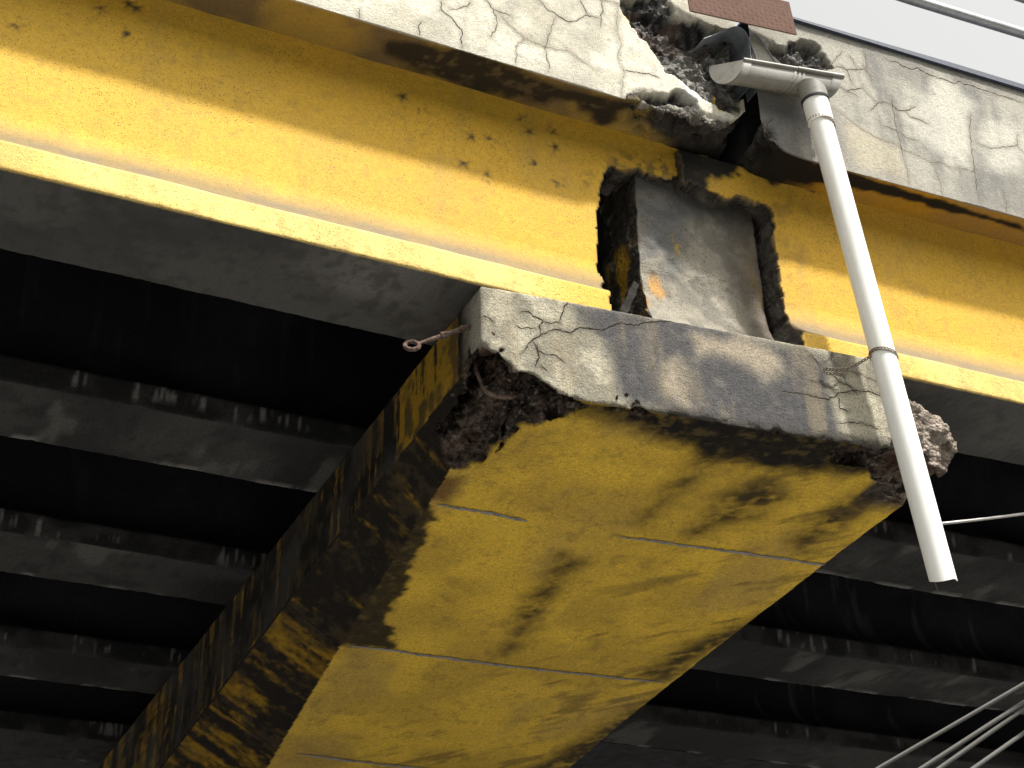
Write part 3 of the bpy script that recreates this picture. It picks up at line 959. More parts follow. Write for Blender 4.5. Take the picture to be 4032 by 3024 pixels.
cap = link('cap_beam', cap_mesh(), pier, M_CAP)
build_cracks('crack_lines', [[(x, -.0856 * x, z) for x, z in ln] for ln in TR['crack_EF']], (-.0856, -1, 0), cap, cap, width=(.0006, .0024), seed=5)
build_cracks('mortar_ridge', [[(x, y, zs_cap(x, y)) for x, y in ln] for ln in TR['ridge_SO']], (0, 0, -1), cap, cap, mat=M_RIDGE, width=(.010, .017), seed=8, lift=.005, jit=.003, step=.012)
gl = [[(0, y, -.314 - .058 * y) for y in np.arange(1.08, 6.5, .25)]]
build_cracks('construction_joint', gl, (-1, 0, -.5), cap, cap, width=(.006, .007), seed=9, jit=.001, lift=.003)
# joint lines of the shuttering on the haunch
hl = []
for yj in (2.496, 3.883, 5.2):
    xc = .09 + .086 * yj
    hl.append([(0, yj, -.314 - .058 * yj), (xc, yj, zs_cap(xc, yj))])
build_cracks('shutter_line', hl, (-.55, 0, -.83), cap, cap, width=(.005, .006), seed=10, jit=.002, lift=.003)
col_v = MB()
ring = [(1.15 + .75 * math.cos(t), 6.9 + .75 * math.sin(t)) for t in np.linspace(0, 2 * math.pi, 41)[:-1]]
col_v.add([(a, b, -1.0) for a, b in ring] + [(a, b, -5.6) for a, b in ring], [(i, (i + 1) % 40, 40 + (i + 1) % 40, 40 + i) for i in range(40)])
col_v.build('column', concrete('column_concrete', base=(.22, .2, .16)), pier, True)

# ------------------------------------------------------------------ girders
def rim_walls(V, Q, edges, vec, steps, rough, seed):
    """walls that run back from the given rim edges: the thickness of a broken edge"""
    vec = np.array(vec, float)
    used = np.unique(edges)
    pos = {v: i for i, v in enumerate(used)}
    n0 = len(V)
    base = V[used]
    new = []
    for k in range(1, steps + 1):
        L_ = base + vec * k / steps
        if k < steps + 1:
            nn = np.stack([fbm(L_, .07, 3, seed + q) - .5 for q in range(3)], 1)
            nn[:, 1] *= .3
            L_ = L_ + nn * rough
        new.append(L_)
    V2 = np.concatenate([V] + new)
    e = np.array([[pos[a], pos[b]] for a, b in edges])
    qs = []
    m_ = len(used)
    for k in range(steps):
        if k == 0:
            a, b = edges[:, 0], edges[:, 1]
        else:
            a, b = n0 + (k - 1) * m_ + e[:, 0], n0 + (k - 1) * m_ + e[:, 1]
        c, d = n0 + k * m_ + e[:, 1], n0 + k * m_ + e[:, 0]
        qs.append(np.stack([b, a, d, c], 1))
    return V2, np.concatenate([Q] + qs), n0


def girder_profile(ztop, fine):
    h = .0085 if fine else .018
    pts = [(y, 0.0) for y in lin(.525, .012, .02 if fine else .05)]
    pts += [(.003, .003)]
    pts += [(0.0, z) for z in lin(.012, .128, h)]
    pts += [(.008, .138)]
    # sloping shoulder that swings up into the web
    for t in lin(.08, 1, .06 if fine else .2):
        a = (1 - t) ** 2; b = 2 * t * (1 - t); c = t * t
        pts.append((a * .0 + b * .155 + c * .17, a * .137 + b * .235 + c * .40))
    pts += [(.17, z) for z in lin(.41, ztop, h)]
    pts += [(.36, ztop), (.36, .40), (.50, .15), (.525, .13), (.5251, .002)]
    return np.array(pts)


def girder(xs, yoff, yaw, x0, ztop, fine, side, seed):
    """vertex grid of one girder along x; yaw is the drift in y per metre"""
    pr = girder_profile(ztop, fine)
    n, k = len(xs), len(pr)
    P = np.zeros((n, k, 3))
    P[:, :, 0] = xs[:, None]
    P[:, :, 1] = pr[None, :, 0] + yoff + yaw * (xs[:, None] - x0)
    P[:, :, 2] = pr[None, :, 1]
    Nn = grid_normals(P)
    V = P.reshape(-1, 3)
    rel = (fbm(V, .35, 3, seed) - .5) * (.010 if fine else .02)
    edge = np.exp(-((V[:, 2] - .0) / .02) ** 2)
    rel = rel - edge * np.abs(fbm(V, .05, 3, seed + 3) - .5) * .012
    V = V + Nn.reshape(-1, 3) * rel[:, None]
    return V, grid_quads(n, k), n, k, pr


def girder_zone(k, pr, n):
    """profile zone per vertex: 0 soffit, 1 flange face, 2 shoulder, 3 web, 4 back"""
    z = np.zeros(k, int)
    seen_web = False
    for i, (y, zz) in enumerate(pr):
        if i >= k - 5 and y > .3:
            z[i] = 4
        elif zz < .0029:
            z[i] = 0
        elif zz < .135:
            z[i] = 1
        elif y < .1699:
            z[i] = 2
        else:
            z[i] = 3
    return np.tile(z, n)


def yellow_girder(name, side):
    if side == 'L':
        xs = cat(lin(-12, -2.4, .3), lin(-2.4, 1.42, .0085))
        V, Q, n, k, pr = girder(xs, 0.0, 0.0, 0.0, 1.27, True, side, 51)
        poly = [(-30, -1), (.625, -1), (.625, .06), (.64, .2), (.672, .28)] + TR['end_WL'][0][3:] + [(1.42, 1.5), (-30, 1.5)]
    else:
        xs = cat(lin(1.08, 3.6, .0085), lin(3.6, 14, .3))
        V, Q, n, k, pr = girder(xs, -.073, -.03, 2.1, 1.18, True, side, 57)
        poly = [(30, -1), (1.60, -1), (1.60, .10), (1.618, .2), (1.637, .33)] + TR['end_WR'][0][:11][::-1] + [(1.10, 1.5), (30, 1.5)]
    zone = girder_zone(k, pr, n)
    cen = V[Q].mean(1)
    nz = (fbm(cen, .05, 3, 63) - .5) * .035 + (fbm(cen, .16, 2, 64) - .5) * .03
    sdv = np.full(len(cen), 1.0 if False else -1.0)
    nearj = (cen[:, 0] > .3) & (cen[:, 0] < 2.2)
    sdv[nearj] = poly_sd(cen[nearj][:, [0, 2]], poly) + nz[nearj]
    back = zone[Q[:, 0]] == 4
    xe = .66 if side == 'L' else 1.62
    keep = np.where(back, (cen[:, 0] < xe) if side == 'L' else (cen[:, 0] > xe), sdv < 0)
    # the flange soffit and face end with the girder itself
    lowf = (zone[Q[:, 0]] <= 1)
    Q = Q[keep]
    e = rim_edges(Q)
    ex = V[e].mean(1)
    sel = (ex[:, 0] > .4) & (ex[:, 0] < 2.4) & (ex[:, 2] > .004) & (ex[:, 2] < 1.5) & (zone[e[:, 0]] < 4) & (ex[:, 2] < (1.26 if side == 'L' else 1.17))
    V, Q, n0 = rim_walls(V, Q, e[sel], (0, .20, 0), 9, .05, 70)
    sp = np.zeros(len(V)); sp[n0:] = 1
    zone = np.concatenate([zone, np.full(len(V) - n0, 5)])
    x, y, z = V.T
    a = fbm(V, .5, 4, 21); b = fbm(V, .12, 4, 22); c = fbm(V, .04, 3, 23)
    far = sstep(.2, -1.6, x) if side == 'L' else sstep(2.2, 3.6, x)
    web = mix(YEL, np.array((.65, .405, .052)), far * .8)
    web = mix(web, np.array((.48, .31, .07)), sstep(.45, .72, a) * .25)
    web = mix(web, np.array((.34, .225, .06)), sstep(.56, .74, fbm(V, .05, 4, 24)) * .25)
    web = mix(web, np.array((.36, .25, .085)), sstep(.52, .74, fbm(V, .11, 4, 25, stretch=(1, 1, .22))) * .18)
    if side == 'L':
        U = np.stack([x, z], 1)
        for (p,) in TR['spot_WL']:
            ang = np.arctan2(z - p[1], x - p[0])
            d = np.hypot(x - p[0], z - p[1]) / (.35 + 1.1 * (b + .45 * np.sin(ang * 5 + p[0] * 9).clip(-.4, 1)))
            web = mix(web, np.array((.055, .042, .028)), np.exp(-(d / .024) ** 2) * sstep(.42, .56, c + .04))
        web = mix(web, np.array((.13, .095, .04)), pmask(U, 'mott_WL', .06, (b - .5) * .2) * sstep(.40, .6, c) * .75)
    else:
        U = np.stack([x, z], 1)
        web = mix(web, SOOT * .9, pmask(U, 'black_WR', .02, (b - .5) * .10 + (c - .5) * .05))
        web = mix(web, np.array((.13, .095, .04)), sstep(.55, .75, b) * sstep(2.0, 1.5, x) * .6)
    fl = mix(YELP, YEL, sstep(.55, .25, a) * .5)
    fl = mix(fl, np.array((.42, .30, .10)), sstep(.60, .74, c) * .5)
    fl = mix(fl, np.array((.10, .08, .05)), sstep(.009, .0, z) * .6)
    fl = mix(fl, np.array((.50, .37, .13)), sstep(.52, .66, fbm(V, .10, 4, 26, stretch=(1, 1, .3))) * .4)
    fl = mix(fl, YEL * 1.05, (sstep(.1, .55, x) if side == 'L' else sstep(2.1, 1.7, x)) * .8)
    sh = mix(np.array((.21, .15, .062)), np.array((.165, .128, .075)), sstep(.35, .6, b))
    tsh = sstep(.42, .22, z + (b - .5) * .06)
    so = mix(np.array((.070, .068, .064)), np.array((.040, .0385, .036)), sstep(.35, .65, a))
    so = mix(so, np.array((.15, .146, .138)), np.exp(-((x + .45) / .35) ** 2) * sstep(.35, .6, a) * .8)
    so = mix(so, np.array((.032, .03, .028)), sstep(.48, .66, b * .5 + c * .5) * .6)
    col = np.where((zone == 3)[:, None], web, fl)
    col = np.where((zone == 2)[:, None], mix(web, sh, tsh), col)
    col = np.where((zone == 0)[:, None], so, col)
    bk = mix(np.array((.045, .040, .036)), np.array((.10, .09, .08)), sstep(.35, .7, c))
    bk = mix(bk, np.array((.16, .15, .13)), sstep(.6, .75, b) * .5)
    col = np.where((zone >= 4)[:, None], bk, col)
    # rusty and crumbly right at the break
    rim = np.zeros(len(V)); rim[np.unique(e[sel])] = 1
    col = mix(col, np.array((.11, .085, .05)), rim * .7)
    me = mesh_arrays(name, V, Q, col, sp)
    return link(name, me, None, M_GIRDER)


gA = yellow_girder('bridge_girder', 'L')
tag(gA, 'yellow painted outer girder left of the joint, sunlit along its lower flange', 'girder', 'girders under the bridge deck')
gB = yellow_girder('bridge_girder', 'R')
tag(gB, 'yellow painted outer girder right of the joint, behind the white downpipe', 'girder', 'girders under the bridge deck')


def inner_girder(side, yoff, seed, label):
    if side == 'L':
        xs = cat(lin(-12, -2.4, .3), lin(-2.4, .68, .013))
        V, Q, n, k, pr = girder(xs, yoff, 0, 0, 1.25, False, side, seed)
    else:
        xs = cat(lin(1.62, 5.8, .016), lin(5.8, 14, .3))
        V, Q, n, k, pr = girder(xs, yoff, -.03, 2.1, 1.18, False, side, seed)
    zone = girder_zone(k, pr, n)
    x, y, z = V.T
    a = fbm(V, .6, 4, seed); b = fbm(V, .15, 4, seed + 1); c = fbm(V, .05, 3, seed + 2)
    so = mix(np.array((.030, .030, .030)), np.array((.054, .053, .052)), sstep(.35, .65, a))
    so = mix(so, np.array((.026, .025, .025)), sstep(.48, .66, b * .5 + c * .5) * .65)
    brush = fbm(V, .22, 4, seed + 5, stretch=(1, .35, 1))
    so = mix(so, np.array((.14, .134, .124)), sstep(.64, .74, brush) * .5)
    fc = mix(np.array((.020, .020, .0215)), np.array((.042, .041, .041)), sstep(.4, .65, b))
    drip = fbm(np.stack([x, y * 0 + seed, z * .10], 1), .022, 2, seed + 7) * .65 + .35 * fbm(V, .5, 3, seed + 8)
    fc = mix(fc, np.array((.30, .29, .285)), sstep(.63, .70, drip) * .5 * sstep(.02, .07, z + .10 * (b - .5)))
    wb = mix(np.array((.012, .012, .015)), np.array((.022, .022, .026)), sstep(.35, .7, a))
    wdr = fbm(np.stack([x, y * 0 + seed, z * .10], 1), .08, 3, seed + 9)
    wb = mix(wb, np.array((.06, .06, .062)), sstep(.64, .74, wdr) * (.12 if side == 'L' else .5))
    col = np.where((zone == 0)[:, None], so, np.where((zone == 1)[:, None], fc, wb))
    # chalky drip edge along the far arris of the soffit
    j = np.arange(len(V)) % k
    rimv = (j == 0)
    col[rimv] = mix(col[rimv], np.array((.34, .33, .31)), sstep(.5, .65, b[rimv]) * .5)
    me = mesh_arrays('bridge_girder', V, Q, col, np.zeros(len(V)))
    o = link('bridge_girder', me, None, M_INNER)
    return tag(o, label, 'girder', 'girders under the bridge deck')


ORD = ['second', 'third', 'fourth', 'fifth', 'sixth']
for i, yo in enumerate((1.565, 3.165, 4.80, 6.37)):
    inner_girder('L', yo, 101 + 13 * i, 'dark grey concrete girder left of the pier cap, %s row in from the yellow one' % ORD[i])
for i, yo in enumerate((1.465, 3.075, 4.63)):
    inner_girder('R', yo, 211 + 13 * i, 'dark grey concrete girder right of the pier cap, %s row in from the yellow one' % ORD[i])


# ------------------------------------------------------------------ deck edges
def deck_edge(side):
    if side == 'L':
        xs = cat(lin(-12, -1.35, .25), lin(-1.35, 1.405, .0065))
        yF = lambda x: -.09 + 0 * x
        zin = 1.228
        zb = lambda x: 1.190 + .15 * np.clip((x - 1.24) / .16, 0, 1) ** 1.6
        ztop = 2.13
    else:
        xs = cat(lin(1.462, 3.55, .0065), lin(3.55, 14, .25))
        yF = lambda x: -.13 - .03 * (x - 1.46)
        zin = 1.150
        zb = lambda x: 1.103 + .16 * np.exp(-(x - 1.46) / .06)
        ztop = 2.015
    us = lin(0, 1, .012 / .65)                         # soffit, from the web outwards
    vsn = cat(lin(0, .012, .004), lin(.012, 1, .0068 / .9))
    n, ks, kf = len(xs), len(us), len(vsn)
    P = np.zeros((n, ks + kf - 1, 3))
    P[:, :, 0] = xs[:, None]
    y1 = yF(xs)[:, None]; z1 = zb(xs)[:, None]
    yin = y1 + .68
    P[:, :ks, 1] = yin + (y1 - yin) * us[None]
    P[:, :ks, 2] = zin + (z1 - zin) * np.clip((us[None] - .55) / .45, 0, 1)
    P[:, ks:, 1] = y1
    P[:, ks:, 2] = z1 + (ztop - z1) * vsn[None, 1:]
    k = ks + kf - 1
    Nn = grid_normals(P).reshape(-1, 3)
    isf = np.tile(np.arange(k) >= ks - 1, n)
    V = P.reshape(-1, 3)
    x, y, z = V.T.copy()
    U = np.stack([x, z], 1); US = np.stack([x, y], 1)
    a = fbm(V, .4, 4, 81); b = fbm(V, .10, 4, 82); c = fbm(V, .03, 3, 83)
    dep = np.zeros(len(V)); sp = np.zeros(len(V))
    if side == 'L':
        wob = (b - .5) * .07 + (c - .5) * .03
        m1 = pmask(U, 'spall_FL', .012, wob) * isf
        lower = sstep(1.75, 1.40, z)                   # the lower part is shallow plaster loss
        d1 = m1 * (.030 + .115 * (fbm(V, .16, 4, 85) - .36).clip(0, 1) * 2 * (1 - .55 * lower) + .03 * (c - .5))
        m2 = pmask(U, 'hollow_FL', .012, wob * .7) * isf
        d2 = m2 * (.07 + .05 * (b - .5))
        xe = sstep(.70, .90, x + (b - .5) * .3)
        m3 = np.where(isf, sstep(1.30, 1.22, z + (b - .5) * .10) * xe * .8, xe * sstep(.16, .05, y + (b - .5) * .2))
        d3 = m3 * (.012 + .11 * (fbm(V, .10, 4, 86) - .38).clip(0, 1) * 2)
        dep = np.maximum.reduce([d1, d2, d3])
        sp = np.clip(np.maximum.reduce([m1 * (1 - .12 * lower), m2, m3]), 0, 1)
    else:
        wob = (b - .5) * .05 + (c - .5) * .03
        m1 = pmask(U, 'hole_FR', .014, wob) * isf
        d1 = m1 * (.035 + .10 * (fbm(V, .10, 4, 87) - .35).clip(0, 1) * 1.6)
        xe = sstep(1.62, 1.47, x + (b - .5) * .2)
        m2 = xe * np.where(isf, sstep(1.35, 1.18, z + (b - .5) * .2), 1.0)
        d2 = m2 * .10 * (fbm(V, .09, 5, 88, gain=.62) - .36).clip(0, 1) * 2
        dep = np.maximum(d1, d2); sp = np.clip(np.maximum(m1, m2 * .6), 0, 1)
    rel = (a - .5) * .010 + (b - .5) * .004 + (c - .5) * .0015
    fc = np.zeros(len(V)); ib = np.nonzero(sp > .02)[0]
    fc[ib] = facets(V[ib], .08, 13) * .038 + facets(V[ib], .03, 14) * .016
    V = V + Nn * (rel + sp * fc - dep - sp * ((c - .45) * .012 + (fbm(V, .013, 2, 89) - .5) * .008))[:, None]
    # ---------------- colours
    if side == 'L':
        f = mix(np.array((.63, .605, .51)), np.array((.47, .445, .365)), sstep(.40, .68, b * .5 + a * .5))
        f = mix(f, np.array((.40, .385, .34)), sstep(1.30, 1.19, z + (b - .5) * .12) * .55)
        st = fbm(V, .12, 4, 90, stretch=(1, 1, .2))
        f = mix(f, np.array((.36, .34, .29)), sstep(.56, .74, st) * .5)
        f = mix(f, np.array((.30, .29, .27)), sstep(.2, .95, x) * sstep(.45, .65, a) * .5)
        cr = TR['crack_FL']
    else:
        f = mix(np.array((.37, .358, .312)), np.array((.255, .248, .225)), sstep(.38, .64, a * .6 + b * .4))
        st = fbm(V, .14, 5, 91, stretch=(1, 1, .17))
        f = mix(f, np.array((.17, .168, .162)), sstep(.50, .68, st) * .7)
        f = mix(f, np.array((.55, .535, .47)), pmask(U, 'bright_FR', .08, (a - .5) * .25 + (b - .5) * .08) * .75)
        f = mix(f, np.array((.46, .41, .30)), pmask(U, 'pale_FR', .06, (b - .5) * .12) * .6)
        f = mix(f, np.array((.16, .16, .175)), pmask(U, 'dark_FR', .06, (b - .5) * .15) * .6)  # darker patches, the gutter's cast shadow painted in below it
        f = mix(f, np.array((.22, .215, .20)), sstep(1.90, 1.98, z + (b - .5) * .06) * .55)
        f = mix(f, np.array((.30, .285, .25)), sstep(1.18, 1.10, z + (b - .5) * .07) * .5)
        f = mix(f, np.array((.20, .20, .21)), sstep(1.8, 1.5, x) * sstep(1.55, 1.4, z) * sstep(.4, .55, b) * .6)
        cr = TR['crack_FR']
    for ln in cr:
        pa = np.array(ln); lo, hi = pa.min(0) - .06, pa.max(0) + .06
        ix = np.nonzero(isf & (U[:, 0] > lo[0]) & (U[:, 0] < hi[0]) & (U[:, 1] > lo[1]) & (U[:, 1] < hi[1]))[0]
        if len(ix) == 0:
            continue
        d = seg_dist(U[ix], ln)
        f[ix] = mix(f[ix], np.array((.22, .20, .165)), np.exp(-(d / (.006 + .022 * b[ix])) ** 2) * .42)
    f = mix(f, np.array((.30, .29, .27)), sstep(.66, .78, c) * .4)
    if side == 'L':
        s_ = mix(np.array((.36, .25, .06)), np.array((.17, .125, .065)), sstep(.4, .65, a))
        s_ = mix(s_, np.array((.036, .030, .022)), pmask(US, 'dark_DSL', .04, (a - .5) * .12 + (b - .5) * .10))
        s_ = mix(s_, np.array((.13, .10, .055)), pmask(US, 'dark_DSL', .04) * sstep(.54, .70, b * .4 + c * .6) * .7)
        s_ = mix(s_, SOOT, sstep(.95, 1.15, x + (b - .5) * .2))
    else:
        s_ = mix(YEL * np.array((.72, .70, .8)), np.array((.30, .20, .08)), sstep(.4, .65, a) * .6)
        s_ = mix(s_, SOOT, np.clip(sstep(1.95, 1.70, x + (b - .5) * .3) + pmask(US, 'dark_DSR', .05, (b - .5) * .15), 0, 1))
        s_ = mix(s_, SOOT * 1.2, pmask(US, 'strip_DSR', .015, (fbm(V, .07, 3, 97, stretch=(1, .3, 1)) - .5) * .045))
    col = np.where(isf[:, None], f, s_)
    bk = mix(np.array((.035, .034, .037)), np.array((.20, .195, .19)), sstep(.36, .66, b * .4 + c * .6))
    bk = mix(bk, bk * .35, sstep(.0, -.025, fc))
    bk = mix(bk, np.array((.10, .06, .045)), sstep(.60, .74, fbm(V, .15, 3, 98)) * .5)
    if side == 'L':
        bk = mix(bk, np.array((.19, .185, .175)), sstep(1.62, 1.40, z) * sstep(1.22, 1.30, z) * sstep(.42, .6, b * .5 + c * .5) * .75)
        bk = mix(bk, np.array((.05, .045, .042)), np.clip(1 - isf + np.maximum(sstep(1.26, 1.20, z), m3 * 1.2), 0, 1) * .8)
    else:
        bk = mix(bk, SOOT, sstep(1.25, 1.15, z) * .8)
    col = mix(col, bk, sp)
    if side == 'L':
        col = mix(col, np.array((.62, .62, .63)), pmask(U, 'white_FL', .02, (b - .5) * .07) * isf * sstep(.35, .55, c + .1) * .85)
        col = mix(col, np.array((.72, .45, .05)), pmask(U, 'ymark_FL', .006, (c - .5) * .02) * isf)
    me = mesh_arrays('edge_beam', V, grid_quads(n, k), col, sp)
    return me


deckL = thing('bridge_deck', 'deck left of the joint, edge painted white, cracked and broken off at its end', 'bridge deck')
eL = link('edge_beam', deck_edge('L'), deckL, M_DECK)
build_cracks('crack_lines', [[(x, -.09, z) for x, z in ln] for ln in TR['crack_FL']], (0, -1, 0), eL, eL, width=(.0006, .0017), seed=15)
MB().box((-12, .085, 1.262), (1.40, 12, 2.10)).build('slab', M_SLAB, deckL)
deckR = thing('bridge_deck', 'deck right of the joint, grey stained cracked edge under the sky', 'bridge deck')
eR = link('edge_beam', deck_edge('R'), deckR, M_DECK)
build_cracks('crack_lines', [[(x, -.13 - .03 * (x - 1.46), z) for x, z in ln] for ln in TR['crack_FR']], (-.03, -1, 0), eR, eR, width=(.0006, .0016), seed=16)
MB().box((1.478, .03, 1.20), (14, 12, 2.0)).build('slab', M_SLAB, deckR)
fl = MB()
ptsf = []
for x in lin(1.50, 14, .25):
    w = .012 + .022 * min(1, max(0, (x - 1.6) / 1.2))
    ptsf.append((x, -.150 - .03 * (x - 1.46), 2.0165, 2.0165 + w))
V, Fc = [], []
for (x, y, z0, z1) in ptsf:
    V += [(x, y, z0), (x, y, z1), (x, y + .2, z1 + .004), (x, y + .2, z0)]
for i in range(len(ptsf) - 1):
    for q in range(4):
        Fc.append((i * 4 + q, (i + 1) * 4 + q, (i + 1) * 4 + (q + 1) % 4, i * 4 + (q + 1) % 4))
Fc.append((0, 1, 2, 3))
fl.add(V, Fc).build('edge_flashing', M_FLASH, deckR)
js = MB().box((1.402, .06, 1.42), (1.476, 12, 1.60)).build('joint_light_stop', M_JOINT)  # added filler that keeps sunlight from leaking through the open joint
tag(js, 'added black filler deep in the open joint between the decks, stopping light', 'light stop')


# ------------------------------------------------------------------ block between the girder ends
def block():
    xs = lin(.93, 1.60, .010)
    pts = [(.055, z) for z in lin(-.002, .05, .012)]
    for t in lin(.03, 1, .03):
        a_ = (1 - t) ** 2; b_ = 2 * t * (1 - t); c_ = t * t
        pts.append((a_ * .055 + b_ * .20 + c_ * .22, a_ * .052 + b_ * .16 + c_ * .46))
    pts += [(.22, z) for z in lin(.47, 1.24, .011)]
    pr = np.array(pts)
    n, k = len(xs), len(pr)
    P = np.zeros((n, k, 3))
    P[:, :, 0] = xs[:, None] - .015 * (pr[None, :, 1]) * 0
    P[:, :, 1] = pr[None, :, 0]
    P[:, :, 2] = pr[None, :, 1]
    Nn = grid_normals(P).reshape(-1, 3)
    V = P.reshape(-1, 3)
    V = V + Nn * ((fbm(V, .3, 3, 131) - .5) * .03 + (fbm(V, .05, 3, 132) - .5) * .02)[:, None]
    Q = grid_quads(n, k)
    e = rim_edges(Q)
    ex = V[e].mean(1)
    sel = (ex[:, 2] > .0) & (ex[:, 2] < 1.235)
    V, Q, n0 = rim_walls(V, Q, e[sel], (0, .34, 0), 22, .035, 140)
    x, y, z = V.T
    side = np.arange(len(V)) >= n0
    a = fbm(V, .3, 4, 141); b = fbm(V, .09, 4, 142); c = fbm(V, .03, 3, 143)
    U = np.stack([x, z], 1)
    f = mix(np.array((.29, .268, .22)), np.array((.19, .178, .152)), sstep(.4, .65, b))
    wob = (a - .5) * .10 + (b - .5) * .07
    f = mix(f, np.array((.13, .135, .14)), pmask(U, 'grey_BK', .05, wob) * .75)
    f = mix(f, np.array((.52, .27, .06)), pmask(U, 'orange_BK', .02, wob * .5) * .8 * sstep(.3, .5, c + .1))
    f = mix(f, np.array((.48, .31, .05)), pmask(U, 'ylw_BK', .03, wob * .5) * sstep(.45, .6, c) * .9)
    f = mix(f, np.array((.12, .095, .075)), sstep(1.38, 1.52, x + (b - .5) * .12) * .65)
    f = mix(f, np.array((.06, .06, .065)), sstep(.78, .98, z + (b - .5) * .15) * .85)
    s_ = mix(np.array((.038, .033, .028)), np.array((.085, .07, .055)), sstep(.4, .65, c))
    s_ = mix(s_, YEL * .75, sstep(.56, .66, fbm(V, .10, 4, 150, stretch=(1, 1, .5))) * sstep(.85, .6, z))
    s_ = mix(s_, np.array((.35, .34, .32)), sstep(.64, .72, fbm(V, .08, 4, 151)) * .7)
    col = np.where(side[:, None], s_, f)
    return mesh_arrays('infill_block', V, Q, col, side.astype(float))


bk = link('infill_block', block(), None, M_BLOCK)
tag(bk, 'grey concrete block standing in the gap between the two yellow girder ends', 'concrete block')

# splintered stub stuck in the gap beside the block
stk = thing('broken_stub', 'short splintered grey stub wedged beside the grey block', 'debris', (.74, .12, .19))
r2 = np.random.default_rng(4)
v_, f_ = [], []
A_, B_ = Vector((0, 0, -.10)), Vector((.105, .03, .125))
for i in range(8):
    t = i / 7
    c_ = A_.lerp(B_, t)
    wv = .030 * (1 - .25 * t) + r2.normal() * .002
    hv = .020 + r2.normal() * .0015
    for s1, s2 in ((-1, -1), (1, -1), (1.15, 1), (-.9, 1)):
        v_.append(c_ + Vector((.75, -.1, -.55)) * wv * s1 * .7 + Vector((0, 1, 0)) * hv * s2 + Vector(r2.normal(0, .0018, 3)))
for i in range(7):
    for q in range(4):
        f_.append((i * 4 + q, i * 4 + (q + 1) % 4, (i + 1) * 4 + (q + 1) % 4, (i + 1) * 4 + q))
f_ += [(3, 2, 1, 0), (28, 29, 30, 31)]
MB().add(v_, f_).build('splinter', M_WOOD, stk)

# ------------------------------------------------------------------ gutter and downpipe
gut = thing('drain_gutter', 'grimy white plastic half round gutter with a long downpipe, hung at the deck joint', 'gutter')
A = Vector((1.318, -.250, 1.512))                     # near rim, left end
Wv = Vector((-.066, .185, .088))                      # across to the far rim
Dv = Vector((-.030, -.012, -.148))                    # down to the trough bottom
AX = Vector((.503, -.085, .004))                      # along the gutter


def sec(t, s, grow=0.0):
    c_ = A + Wv * .5 + AX * s
    k = 1 + grow
    return c_ - Wv * .5 * k * math.cos(t) + Dv * k * math.sin(t)


def trough(s0, s1, g0, g1, name, mat, parent, ns=2):
    V, Fc = [], []
    nt = 22
    for gi, gr in enumerate((g1, g0)):
        for i in range(ns):
            s = s0 + (s1 - s0) * i / (ns - 1)
            for j in range(nt + 1):
                V.append(sec(math.pi * j / nt, s, gr))
    off = ns * (nt + 1)
    for i in range(ns - 1):
        for j in range(nt):
            a = i * (nt + 1) + j
            Fc.append((a, a + 1, a + nt + 2, a + nt + 1))
            Fc.append((off + a, off + a + nt + 1, off + a + nt + 2, off + a + 1))
        for j in (0, nt):
            a = i * (nt + 1) + j
            Fc.append((a, a + nt + 1, off + a + nt + 1, off + a))
    for i in (0, ns - 1):
        for j in range(nt):
            a = i * (nt + 1) + j
            Fc.append((a, off + a, off + a + 1, a + 1))
    return MB().add(V, Fc).build(name, mat, parent, True)


trough(0, 1, -.05, 0, 'trough', M_GUTTER, gut)
for s0, s1 in ((.0, .07), (.93, 1.0)):
    trough(s0 - .012, s1, 0.004, .045, 'end_collar', M_GUTTER, gut)
for s0 in (.52, .565, .61):
    trough(s0, s0 + .022, 0.004, .035, 'joint_collar', M_GUTTER, gut)
for s, d in ((-.005, -1), (1.0, 1)):
    V = [sec(math.pi * j / 22, s, .045) for j in range(23)]
    V2 = [p + AX.normalized() * .006 * d for p in V]
    n = 23
    Fc = [tuple(range(n)), tuple(range(2 * n - 1, n - 1, -1))] + [(i, (i + 1) % n, n + (i + 1) % n, n + i) for i in range(n)]
    MB().add(V + V2, Fc).build('end_cap', M_GUTTER, gut)
MB().tube([sec(0, -.01, .02), sec(0, .55, .02)], .0125, 12).build('rim_bead', M_GUTTER, gut, True)
MB().tube([sec(0, .55, .03), sec(0, 1.03, .03)], .0145, 12).build('rim_bead', M_GUTTER, gut, True)
P0 = Vector((1.662, -.300, 1.425)); P1 = Vector((1.962, -.300, -1.145))
pd = (P1 - P0).normalized()


def hollow_pipe(a, b, r, wall, seg=36, cut=None, n=2):
    a, b = Vector(a), Vector(b)
    d = (b - a).normalized()
    u = d.cross(Vector((0, 1, 0))).normalized(); w = d.cross(u)
    V, Fc = [], []
    for rr in (r, r - wall):
        for i in range(n):
            for k in range(seg):
                t = 2 * math.pi * k / seg
                p = a.lerp(b, i / (n - 1)) + (u * math.cos(t) + w * math.sin(t)) * rr
                if cut and i == n - 1:
                    p = p + d * cut(t)
                V.append(p)
    o = n * seg
    for i in range(n - 1):
        for k in range(seg):
            k2 = (k + 1) % seg
            Fc.append((i * seg + k, i * seg + k2, (i + 1) * seg + k2, (i + 1) * seg + k))
            Fc.append((o + i * seg + k, o + (i + 1) * seg + k, o + (i + 1) * seg + k2, o + i * seg + k2))
    for i in (0, n - 1):
        for k in range(seg):
            k2 = (k + 1) % seg
            Fc.append((i * seg + k, o + i * seg + k, o + i * seg + k2, i * seg + k2))
    return MB().add(V, Fc)


